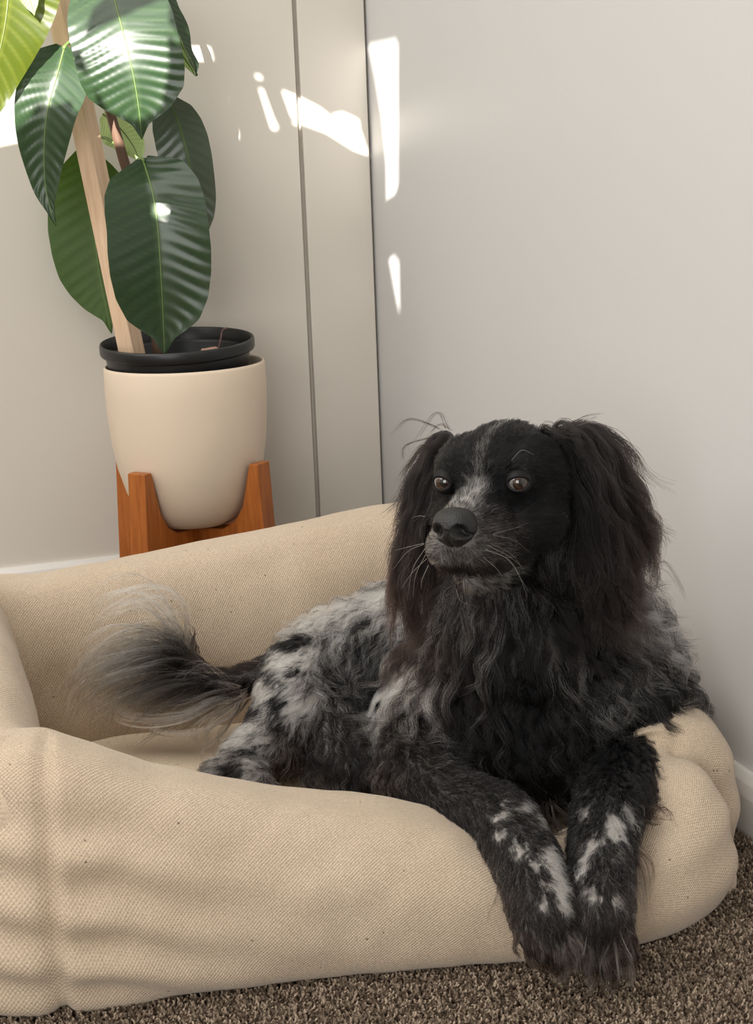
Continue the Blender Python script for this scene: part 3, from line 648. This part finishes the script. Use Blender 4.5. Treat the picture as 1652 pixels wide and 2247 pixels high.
def head_attr(X, N):
    L_ = hloc(X); x, y, z = L_.T
    fl = np.tile(-HF, (len(X), 1)) + HU * np.where(z > -.01, 0.12, -0.35)[:, None]
    fl = fl + (HL * np.sign(y)[:, None]) * (0.35 * (np.abs(y) > .012) * (x > .02))[:, None] + (-HU) * (0.5 * (x < .02) * (np.abs(y) > .03))[:, None]
    ln = np.interp(x, [-.06, -.02, .03, .07, .11], [.018, .013, .009, .0075, .005]) + .006 * ((z < -.045) & (x < .05)) + 0.005 * ((z < -.066))
    lift = np.full(len(X), .16) + 0.1 * (z < -.05)
    g = np.full(len(X), .025)
    g = np.maximum(g, .45 * np.exp(-(y / .0065) ** 2) * (z > .012) * (x > -.03))                       # blaze on the forehead
    g = np.maximum(g, .62 * np.exp(-((np.abs(y) / (.010 + .012 * np.clip((x - .05) / .05, 0, 1))) ** 4)) * (x > .030) * (z < .014) * (z > -.03))    # bridge of the nose
    g = np.maximum(g, np.clip((x - .045) / .02, 0, 1) * (.42 - .14 * np.clip(y / .03, -1, 1)) * (z < -.005))       # greying muzzle
    g = np.where((z < -.056) & (x > .03), .50, g)
    lip = (np.abs(z + .054 + .10 * (.095 - x) * 0.35) < .0055) & (x > .035)
    g = np.where(lip, .06, g)
    br = np.where((x > .05) & (z < -.01), .15, 0)
    return fl, ln, lift, np.zeros(len(X)), g, br
def attrs(X, N, who):
    px = proj(X); n_ = len(X)
    FL = np.zeros((n_, 3)); A = np.zeros((n_, 6))                     # length, lift, wave, light, brown
    for t in tags:
        g_ = GROUPS[t]; m_ = who == tid[t]
        if not m_.any(): continue
        if g_ == 'head':
            fl, ln, li, am, gr, br = head_attr(X[m_], N[m_])
            FL[m_] = fl; A[m_, :5] = np.stack([ln, li, am, gr, br], -1); continue
        an = np.array(AN[g_]); d2 = ((px[m_][:, None] - an[None, :, :2]) ** 2).sum(-1) + 60.0
        wt = d2 ** -1.6; wt /= wt.sum(1)[:, None]
        Y_ = X[m_][:, 1]; k_ = Y_ / FPX
        fl = wt @ an[:, 2:5]
        FL[m_] = R * fl[:, :1] - U * fl[:, 1:2] + F * fl[:, 2:3] * 10
        A[m_, :5] = wt @ an[:, 5:10]
        if g_ == 'haunch':
            sp_ = inspots(px[m_], DARKSP); A[m_, 3] = np.where(sp_, .03, A[m_, 3])
        if g_ in ('leg_r', 'leg_l'):
            sp_ = inspots(px[m_], WHITE) & (N[m_][:, 1] < 0.3); A[m_, 3] = np.where(sp_, 1.0, A[m_, 3])
    FL /= np.linalg.norm(FL, axis=1)[:, None] + 1e-9
    return FL, A
# ---- roots over the skin
p0, p1, p2 = V[TRI[:, 0]], V[TRI[:, 1]], V[TRI[:, 2]]
cr = np.cross(p1 - p0, p2 - p0); ar = np.linalg.norm(cr, axis=1) / 2; fc = (p0 + p1 + p2) / 3
fn = cr / (2 * ar[:, None] + 1e-12); toc = CAM - fc; toc /= np.linalg.norm(toc, axis=1)[:, None]
facing = (fn * toc).sum(1)
whof = near_tag(fc)
dens = np.ones(len(fc))
DM = {'head': 2.6, 'ear_l': 1.25, 'ear_r': 1.25, 'front': 1.0, 'rear': 1.1, 'haunch': 1.6, 'leg_r': 2.2, 'leg_l': 2.2, 'paw': 1.7, 'tail': 1.2}
for t in tags: dens[whof == tid[t]] = DM[GROUPS[t]]
dens *= np.clip((facing + 0.45) / 0.5, 0.12, 1)
hl = hloc(fc)
for s2 in (1, -1): dens[np.linalg.norm(fc - EYE[s2], axis=1) < .0106] = 0
dens[np.linalg.norm((hl - np.array([.1045, 0, -.0165])) / np.array([1, 1.1, 1]), axis=1) < .0165] = 0
dens[(fc[:, 2] < 0.062) & (fc[:, 1] > 1.22)] *= 0.15
def sample(n_, dens=dens):
    c_ = np.cumsum(ar * dens); f_ = np.searchsorted(c_, rng.random(n_) * c_[-1])
    u_, v_ = rng.random(n_), rng.random(n_); k_ = u_ + v_ > 1; u_[k_] = 1 - u_[k_]; v_[k_] = 1 - v_[k_]
    w_ = 1 - u_ - v_
    X = p0[f_] * w_[:, None] + p1[f_] * u_[:, None] + p2[f_] * v_[:, None]
    a_, b_, c2 = TRI[f_].T; N = VN[a_] * w_[:, None] + VN[b_] * u_[:, None] + VN[c2] * v_[:, None]
    return X, N / np.linalg.norm(N, axis=1)[:, None], whof[f_]
NS = 9                                                                   # points along a guide
NG, NC = 6500, 190000
GD = {'head': 1.3, 'ear_l': .55, 'ear_r': .55, 'front': .30, 'rear': .42, 'haunch': .9, 'leg_r': 1.1, 'leg_l': 1.1, 'paw': .8, 'tail': .5}
gdens = dens.copy()
for t in tags: gdens[whof == tid[t]] *= GD[GROUPS[t]]
GX, GN, GW = sample(NG, gdens)
GF, GA = attrs(GX, GN, GW)
GP = np.zeros((NG, NS, 3))
for i in range(NG):
    L_, lift, amp = GA[i, 0] * random.uniform(.8, 1.15), GA[i, 1], GA[i, 2]
    p = Vector(GX[i]); n_ = Vector(GN[i]); f_ = Vector(GF[i])
    ta = f_ - n_ * f_.dot(n_)
    if ta.length < .15: ta = ta + Vector((0, 0, -1)) - n_ * (Vector((0, 0, -1)).dot(n_))
    ta.normalize(); li = lift * random.uniform(.6, 1.5)
    d_ = (ta * (1 - li) + n_ * li * 1.6).normalized()
    st = L_ / (NS - 1); offm = 0.0012 + 0.10 * L_ * random.random()
    sw = Vector((random.gauss(0, 1), random.gauss(0, 1), random.gauss(0, 1))) * 0.10
    GP[i, 0] = p
    for k in range(1, NS):
        q = p + d_ * st
        loc, nn, _, _ = bvh.find_nearest(q, 0.08)
        if loc is not None:
            sd = (q - loc).dot(nn)
            tgt = offm * min(1, k / 3)
            if sd < tgt: q = q + nn * (tgt - sd)
            ft = f_ - nn * f_.dot(nn) * 0.8
            dn = (q - p).normalized() * .62 + ft * .30 + Vector((0, 0, -.10)) * min(1, L_ / .03) + sw * 0.6
            d_ = dn.normalized()
        p = q; GP[i, k] = p
    if amp > .0005:                                                       # waves and curls
        a_ = random.uniform(.6, 1.6) * amp; ph_ = random.uniform(0, 6.28); fr = random.uniform(1.0, 1.9)
        e1 = Vector(GP[i, -1] - GP[i, 0]).normalized(); e2 = e1.cross(Vector((0.2, 1, .1))).normalized(); e3 = e1.cross(e2)
        tt = np.linspace(0, 1, NS)
        GP[i] += (np.array(e2)[None] * (np.sin(2 * PI * fr * tt + ph_) - math.sin(ph_))[:, None] + np.array(e3)[None] * (np.cos(2 * PI * fr * tt + ph_) - math.cos(ph_))[:, None] * .6) * (a_ * tt ** 1.0)[:, None]
grp = np.array([sorted(DM).index(GROUPS[t]) for t in tags])
CX, CN, CW = sample(NC)
CF, CAt = attrs(CX, CN, CW)
near = np.zeros(NC, int)
for g_ in range(len(DM)):
    gi = np.nonzero(grp[GW] == g_)[0]; ci = np.nonzero(grp[CW] == g_)[0]
    if not len(gi) or not len(ci): continue
    kd = kdtree.KDTree(len(gi))
    for k, j in enumerate(gi): kd.insert(GX[j], k)
    kd.balance()
    near[ci] = [gi[kd.find(x)[1]] for x in CX[ci]]
NP = 7
def follow(roots, gidx, scale, clump, jit):
    """strands that run along their guide and gather towards it at the tip"""
    n_ = len(roots); tt = np.linspace(0, 1, NP)
    s_ = tt[None] * np.clip(scale, .2, 1.0)[:, None] * (NS - 1)
    i0 = np.minimum(s_.astype(int), NS - 2); fr = (s_ - i0)[..., None]
    G = GP[gidx]; ii = np.arange(n_)[:, None]
    pts = G[ii, i0] * (1 - fr) + G[ii, i0 + 1] * fr
    o_ = (roots - GX[gidx])[:, None] * (1 - clump[:, None] * tt[None] ** .8)[..., None]
    wv = rng.normal(0, 1, (n_, 1, 3)) * tt[None, :, None] ** 1.3 * jit[:, None, None]
    wv2 = rng.normal(0, 1, (n_, 1, 3)) * np.sin(tt * PI * 1.5)[None, :, None] * jit[:, None, None] * .4
    return pts + o_ + wv + wv2
cl = np.interp(CAt[:, 0], [.006, .02, .05], [.15, .55, .88]) * rng.uniform(.7, 1.1, NC)
PT = follow(CX, near, rng.uniform(.55, 1.05, NC), cl, CAt[:, 0] * .042)
def colours(light, brown, n_, clumpr=None):
    """light hair share and brown tint -> one colour per strand"""
    u_ = rng.random(n_) if clumpr is None else .60 * rng.random(n_) + .40 * clumpr
    isl = u_ < light
    blk = np.array([.0040, .0038, .0042]); brn = np.array([.030, .017, .013]); wht = np.array([.60, .575, .54]); tanc = np.array([.27, .19, .14])
    b_ = brown[:, None] * rng.uniform(.5, 1.2, (n_, 1))
    dk = blk * (1 - b_) + brn * b_; lt = wht * (1 - .75 * b_) + tanc * .75 * b_
    lt = lt * rng.uniform(.5, 1.15, (n_, 1)); dk = dk * rng.uniform(.6, 1.6, (n_, 1))
    return np.where(isl[:, None], lt, dk)
gr_ = rng.random(NG)
CC = colours(CAt[:, 3], CAt[:, 4], NC, np.where((CAt[:, 0] < .0135) & (CAt[:, 3] < .5), rng.random(NC), gr_[near]))
def hairmat():
    m = bpy.data.materials.new('hair'); m.use_nodes = True; t = m.node_tree; t.nodes.remove(t.nodes['Principled BSDF'])
    h = t.nodes.new('ShaderNodeBsdfHairPrincipled'); h.model = 'CHIANG'; h.parametrization = 'COLOR'
    at = t.nodes.new('ShaderNodeAttribute'); at.attribute_name = 'col'
    t.links.new(at.outputs['Color'], h.inputs['Color']); h.inputs['IOR'].default_value = 1.30; h.inputs['Roughness'].default_value = .30; h.inputs['Radial Roughness'].default_value = .45; h.inputs['Random Roughness'].default_value = .2
    t.links.new(h.outputs[0], t.nodes['Material Output'].inputs['Surface']); return m
M_hair = hairmat()
def hair_object(name, pts, col, r0, r1, parent):
    n_, k_ = pts.shape[:2]
    hc = bpy.data.hair_curves.new(name); hc.add_curves([k_] * n_)
    hc.position_data.foreach_set('vector', pts.astype(np.float32).ravel())
    ra = (r0[:, None] * (1 - np.linspace(0, 1, k_)[None] ** 1.4) + r1 * np.linspace(0, 1, k_)[None] ** 1.4) if isinstance(r0, np.ndarray) else np.tile(np.linspace(r0, r1, k_), (n_, 1))
    at = hc.attributes.get('radius') or hc.attributes.new('radius', 'FLOAT', 'POINT'); at.data.foreach_set('value', ra.astype(np.float32).ravel())
    c4 = np.ones((n_, k_, 4), np.float32); c4[..., :3] = col[:, None] if col.ndim == 2 else col
    at = hc.attributes.new('col', 'FLOAT_COLOR', 'POINT'); at.data.foreach_set('color', c4.ravel())
    hc.materials.append(M_hair)
    o = bpy.data.objects.new(name, hc); COL.objects.link(o)
    if parent: o.parent = parent; o.matrix_parent_inverse = Matrix.Translation(-parent.location)
    o['kind'] = 'stuff'; return o
# skin colours
sk_f, sk_a = attrs(V, VN, near_tag(V))
skc = np.ones((NVt, 4), np.float32); lt_ = np.clip(sk_a[:, 3], 0, 1)[:, None]
skc[:, :3] = np.array([.004, .0038, .004]) * (1 - lt_) + np.array([.30, .28, .26]) * lt_ ** 1.5
at = me.attributes.new('col', 'FLOAT_COLOR', 'POINT'); at.data.foreach_set('color', skc.ravel())
ms = NT('dog_skin'); a_ = ms.n('ShaderNodeAttribute', attribute_name='col'); ms.l(a_.outputs['Color'], ms.b.inputs['Base Color']); ms.set(Roughness=.8)
obj('body', me, ms.m, dog)
isear = np.isin(grp[CW], [sorted(DM).index('ear_l'), sorted(DM).index('ear_r')])
RW = np.where(CAt[:, 0] < .015, .00013, .00017) * rng.uniform(.7, 1.25, NC)
hair_object('coat', PT[~isear], CC[~isear], RW[~isear], .00004, dog)
hair_object('ear_hair', PT[isear], CC[isear], RW[isear], .00005, dog)
#DETAIL#
# ---- face: eyes, lids, nose
def eyemat():
    m = NT('dog_eye'); tc = m.n('ShaderNodeTexCoord'); sx = m.n('ShaderNodeSeparateXYZ'); m.l(tc.outputs['Object'], sx.inputs[0])
    r2 = m.math('SQRT', m.math('ADD', m.math('MULTIPLY', sx.outputs[0], sx.outputs[0]), m.math('MULTIPLY', sx.outputs[1], sx.outputs[1])))
    rr = m.math('DIVIDE', r2, ER); back = m.math('LESS_THAN', sx.outputs[2], 0.0)
    c = m.ramp(rr, [(0.0, (.002, .002, .002, 1)), (0.32, (.002, .002, .002, 1)), (0.37, (.042, .016, .008, 1)), (0.58, (.032, .013, .007, 1)), (0.66, (.010, .006, .005, 1)), (0.72, (.15, .135, .125, 1))])
    c = m.mix(back, c, (.15, .135, .125, 1)); m.l(c, m.b.inputs['Base Color']); m.set(Roughness=.06); m.b.inputs['Coat Weight'].default_value = 1; m.b.inputs['Coat Roughness'].default_value = .02
    return m.m
M_eye = eyemat(); M_lid = plain('lid_skin', (.004, .0035, .0035, 1), .55, .25)
for s2 in (1, -1):
    bm = bmesh.new(); bmesh.ops.create_uvsphere(bm, u_segments=48, v_segments=32, radius=ER)
    o = obj('eye', bm, M_eye); g_ = Vector((-.30 if s2 < 0 else .16, -1, .05)).normalized()
    o.parent = dog; o.matrix_basis = Matrix.Translation(Vector(EYE[s2])) @ g_.to_track_quat('Z', 'Y').to_matrix().to_4x4(); o.matrix_parent_inverse = Matrix.Translation(-dog.location)
    e_ = Vector(HF * (.93 if s2 > 0 else .97) + HL * (.36 if s2 > 0 else -.24) + HU * .06).normalized(); sx_ = e_.cross(Vector(HU)).normalized(); ux_ = sx_.cross(e_).normalized()
    bm = bmesh.new(); rings = []; seg = 48                     # lids: a skin shell round the eyeball with an almond opening
    for k in range(14):
        ring = []
        for q in range(seg):
            a_ = 2 * PI * q / seg; cx_, cy_ = math.cos(a_), math.sin(a_)
            op = 1 / math.sqrt((cx_ / .76) ** 2 + (cy_ / (.42 if cy_ > 0 else .56)) ** 2)      # sine of the opening angle
            th0 = math.asin(min(.95, op)); th = th0 + (1.9 - th0) * (max(0, k - 2) / 11)
            rad = ER * (1.015, 1.10, 1.14, 1.15)[min(k, 3)]
            if k < 3: th = th0 + .05 * k
            ring.append(bm.verts.new(Vector(EYE[s2]) + (e_ * math.cos(th) + (sx_ * cx_ + ux_ * cy_) * math.sin(th)) * rad))
        rings.append(ring)
    for ra, rb in zip(rings, rings[1:]):
        for q in range(seg): bm.faces.new((ra[q], ra[(q + 1) % seg], rb[(q + 1) % seg], rb[q]))
    obj('eyelid', fixn(bm), M_lid, dog)
bm = bmesh.new(); bmesh.ops.create_uvsphere(bm, u_segments=110, v_segments=90, radius=1.0)
for v_ in bm.verts:
    x, y, z = v_.co; sq = lambda q, e: math.copysign(abs(q) ** e, q)
    X_, Y_, Z_ = x * .0175, sq(y, .85) * (.0178 + .0022 * z), sq(z, .88) * .0168
    if x > -.2:
        f_ = math.exp(-((abs(Y_) - .0088) / .0040) ** 2 - ((Z_ - .0005) / .0046) ** 2) + .75 * math.exp(-((abs(Y_) - .0138) / .0034) ** 2 - ((Z_ + .0040 + .3 * (abs(Y_) - .0138)) / .0022) ** 2)
        X_ -= .0085 * min(1, f_) * (1 if x > 0 else .4)
        X_ -= .0020 * math.exp(-(Y_ / .0011) ** 2) * (Z_ < .002) + .0016 * math.exp(-((Z_ + .0125) / .0035) ** 2)
        X_ += .0012 * math.exp(-((math.hypot(abs(Y_) - .0095, Z_) - .0068) / .0022) ** 2) * (x > .1)
    v_.co = Vector(hd(.1045 + X_ + .10 * Z_, Y_, -.0165 + Z_))
mn = NT('nose_leather').set(Base_Color=(.010, .0095, .0095, 1), Roughness=.40); mn.b.inputs['Specular IOR Level'].default_value = .45
vo = mn.n('ShaderNodeTexVoronoi'); vo.inputs['Scale'].default_value = 900; tc = mn.n('ShaderNodeTexCoord'); mn.l(tc.outputs['Object'], vo.inputs['Vector']); mn.bump(vo.outputs['Distance'], .5, .0006)
nose = obj('nose', bm, mn.m, dog)
# ---- hand-placed hair: tail plume, feathers, stray hairs, whiskers
def strands(poly, n_, spread, light=.5, brown=.1, r0=.00016, k_=14, cut=(.7, 1.0), tipl=0.0):
    base = spline([P(*q) for q in poly], 40); L_ = np.linalg.norm(np.diff(base, axis=0), axis=1).sum()
    tt = np.linspace(0, 1, k_); pts = np.zeros((n_, k_, 3)); col = np.zeros((n_, k_, 3))
    c0 = colours(np.full(n_, light), np.full(n_, brown), n_)
    loc_ = rng.normal(0, 1, (max(3, n_ // 12), 2, 3)) * spread
    for i in range(n_):
        s_ = np.linspace(rng.random() * .18, rng.uniform(*cut), k_) * 39; i0 = np.minimum(s_.astype(int), 38); fr = (s_ - i0)[:, None]
        b_ = base[i0] * (1 - fr) + base[i0 + 1] * fr
        lk = loc_[rng.integers(len(loc_))]
        o_ = lk[0][None] * (.35 + .65 * tt[:, None]) + lk[1][None] * np.sin(PI * tt)[:, None] * .7 + rng.normal(0, .11, (1, 3)) * spread * (.5 + tt[:, None])
        pts[i] = b_ + o_
        w_ = (tipl * tt ** 1.2)[:, None]; col[i] = c0[i] * (1 - w_) + np.array([.80, .75, .68]) * w_
    return pts, col
ORD = []
TAIL = [([(405, 1412, 1.515), (412, 1335, 1.515), (372, 1290, 1.51), (305, 1285, 1.505), (240, 1318, 1.50), (205, 1355, 1.50)], 34, .005, .9, .1, .6),
        ([(402, 1430, 1.515), (384, 1365, 1.51), (325, 1320, 1.505), (255, 1332, 1.50), (205, 1385, 1.495)], 90, .011, .75, .1, .7),
        ([(400, 1440, 1.51), (392, 1385, 1.51), (360, 1335, 1.505), (310, 1330, 1.50), (270, 1345, 1.5)], 90, .011, .55, .05, .5),
        ([(398, 1450, 1.51), (350, 1395, 1.505), (270, 1385, 1.50), (200, 1432, 1.495), (172, 1500, 1.49), (190, 1560, 1.49)], 48, .008, .5, .15, .8),
        ([(430, 1465, 1.505), (370, 1428, 1.50), (290, 1435, 1.495), (215, 1475, 1.49), (185, 1530, 1.485)], 700, .014, .16, .05, .15),
        ([(455, 1482, 1.50), (380, 1475, 1.495), (300, 1495, 1.49), (240, 1530, 1.485), (220, 1560, 1.485)], 700, .014, .12, .05, .10),
        ([(490, 1500, 1.495), (420, 1505, 1.49), (360, 1525, 1.485), (310, 1550, 1.48), (290, 1580, 1.48)], 520, .012, .12, .1, .08),
        ([(530, 1515, 1.49), (470, 1530, 1.485), (410, 1560, 1.48), (350, 1575, 1.475)], 300, .010, .15, .25, .1),
        ([(540, 1535, 1.485), (475, 1540, 1.475), (405, 1575, 1.465), (325, 1585, 1.465), (268, 1570, 1.47), (262, 1542, 1.475), (290, 1515, 1.48)], 120, .005, .85, .15, .5),
        ([(545, 1520, 1.485), (505, 1560, 1.47), (455, 1600, 1.455), (462, 1650, 1.445)], 110, .007, .45, .5, .2),
        ([(420, 1560, 1.475), (330, 1600, 1.465), (420, 1610, 1.455), (500, 1570, 1.455)], 26, .004, .8, .3, .3),
        ([(260, 1465, 1.49), (180, 1490, 1.485), (146, 1535, 1.48), (138, 1562, 1.48)], 30, .004, .8, .2, .7)]
def custom(name, lst, r0=.00017, k_=14):
    pp_, cc_ = zip(*[strands(q, n_, sp_, li_, br_, k_=k_, tipl=tl_) for q, n_, sp_, li_, br_, tl_ in lst])
    pp_ = np.concatenate(pp_); cc_ = np.concatenate(cc_)
    return hair_object(name, pp_, cc_, np.full(len(pp_), r0) * rng.uniform(.7, 1.2, len(pp_)), .00005, dog)
custom('tail_plume', TAIL, .00026)
custom('leg_feathers', [([(1395, 1860, 1.13), (1412, 1930, 1.125), (1420, 2010, 1.12)], 110, .006, .15, .7, .15), ([(1405, 1790, 1.18), (1440, 1785, 1.185), (1468, 1800, 1.185)], 120, .008, .04, .2, 0),
                        ([(1112, 1900, 1.125), (1092, 1975, 1.115), (1076, 2040, 1.11)], 40, .004, .5, .6, .2), ([(1190, 1760, 1.20), (1210, 1810, 1.175), (1245, 1830, 1.165)], 90, .008, .03, .2, 0),
                        ([(1240, 2060, 1.062), (1250, 2110, 1.058), (1240, 2150, 1.06)], 130, .006, .25, .8, .2), ([(1290, 2060, 1.062), (1285, 2105, 1.058), (1275, 2130, 1.06)], 90, .005, .5, .5, .2), ([(1345, 2050, 1.062), (1355, 2110, 1.058), (1350, 2145, 1.06)], 170, .008, .28, .8, .3)], .00017)
custom('stray_hair', [([(1225, 945, 1.30), (1260, 918, 1.30), (1310, 905, 1.305)], 22, .006, .03, .2, 0), ([(1290, 945, 1.32), (1350, 965, 1.325), (1390, 1030, 1.33)], 60, .008, .04, .3, 0), ([(985, 945, 1.36), (940, 925, 1.365), (895, 965, 1.37)], 26, .006, .03, .2, 0),
                      ([(960, 960, 1.37), (915, 985, 1.375), (890, 1030, 1.38)], 40, .007, .03, .2, 0), ([(1400, 1120, 1.32), (1435, 1180, 1.32), (1440, 1260, 1.315)], 60, .009, .04, .5, 0), ([(1420, 1240, 1.33), (1465, 1260, 1.335), (1500, 1310, 1.34)], 30, .009, .3, .2, 0)], .00010)
WH = [[(1082, 1172, 1.185), (1125, 1160, 1.185), (1160, 1147, 1.19)], [(1082, 1174, 1.182), (1128, 1186, 1.18), (1162, 1212, 1.18)], [(1075, 1192, 1.18), (1122, 1216, 1.175), (1155, 1262, 1.175)], [(1070, 1196, 1.178), (1118, 1222, 1.172), (1150, 1248, 1.17)],
      [(1066, 1205, 1.175), (1120, 1232, 1.168), (1150, 1290, 1.165), (1156, 1318, 1.165)], [(1064, 1206, 1.176), (1112, 1226, 1.17), (1146, 1275, 1.168), (1160, 1300, 1.168)], [(1060, 1222, 1.17), (1095, 1255, 1.165), (1115, 1300, 1.165)],
      [(930, 1192, 1.20), (900, 1199, 1.205), (866, 1208, 1.21)], [(930, 1194, 1.20), (895, 1210, 1.205), (862, 1250, 1.21)], [(932, 1204, 1.198), (905, 1250, 1.20), (893, 1318, 1.205)], [(934, 1216, 1.196), (912, 1262, 1.2), (906, 1312, 1.2)], [(936, 1226, 1.195), (905, 1256, 1.2), (880, 1292, 1.205)], [(940, 1240, 1.19), (925, 1275, 1.19), (926, 1295, 1.19)],
      [(1000, 1292, 1.19), (1012, 1320, 1.18), (1050, 1332, 1.175)], [(1122, 1010, 1.225), (1145, 988, 1.22), (1172, 998, 1.22)], [(932, 1133, 1.20), (918, 1132, 1.205), (905, 1136, 1.21)]]
wp = np.array([spline([P(*q) for q in l_], 12) for l_ in WH])
hair_object('whiskers', wp, np.tile(np.array([[.75, .73, .70]]), (len(wp), 1)), np.full(len(wp), .00022), .00005, dog)
# ---- carpet pile round the bed
gx, gy = np.meshgrid(np.arange(-.75, .47, .0042), np.arange(.92, 1.5, .0042), indexing='ij')
cx = np.stack([gx.ravel(), gy.ravel()], -1) + rng.normal(0, .0013, (gx.size, 2))
rel = cx - BO[:2]; ca, cb = rel @ E1[:2], rel @ E2[:2]; px_ = np.stack([ca, cb], -1)
inside = (ca > .03) & (ca < .63) & (cb > .03 - np.interp(ca, BOW[:, 0], BOW[:, 1])) & (cb < .5)
okw = ((np.c_[cx, np.zeros(len(cx))] - CORNER) @ ES) > .018
cx = np.repeat(cx[~inside & okw], 3, 0); n_ = len(cx); tt = np.linspace(0, 1, 6)
an = rng.uniform(0, 6.28, n_); le = rng.uniform(.0, .0030, n_); cur = rng.uniform(0, 6.28, n_)
cp_ = np.zeros((n_, 6, 3)); cp_[..., 0] = cx[:, None, 0] + rng.normal(0, .0009, (n_, 1)) + (np.cos(an) * le)[:, None] * tt + .0009 * np.cos(cur[:, None] + tt * 7); cp_[..., 1] = cx[:, None, 1] + rng.normal(0, .0009, (n_, 1)) + (np.sin(an) * le)[:, None] * tt + .0009 * np.sin(cur[:, None] + tt * 7)
cp_[..., 2] = tt[None] * rng.uniform(.006, .0095, (n_, 1))
mixc = rng.random((n_, 1)) ** 1.3; cc = np.array(lin(84, 70, 58)[:3]) * (1 - mixc) + np.array(lin(178, 160, 140)[:3]) * mixc
mp = NT('carpet_yarn'); a_ = mp.n('ShaderNodeAttribute', attribute_name='col'); mp.l(a_.outputs['Color'], mp.b.inputs['Base Color']); mp.set(Roughness=.9); mp.b.inputs['Specular IOR Level'].default_value = .1
pile = hair_object('carpet_pile', cp_, cc, np.full(n_, .0010), .0008, bpy.data.objects['floor']); pile.data.materials.clear(); pile.data.materials.append(mp.m)
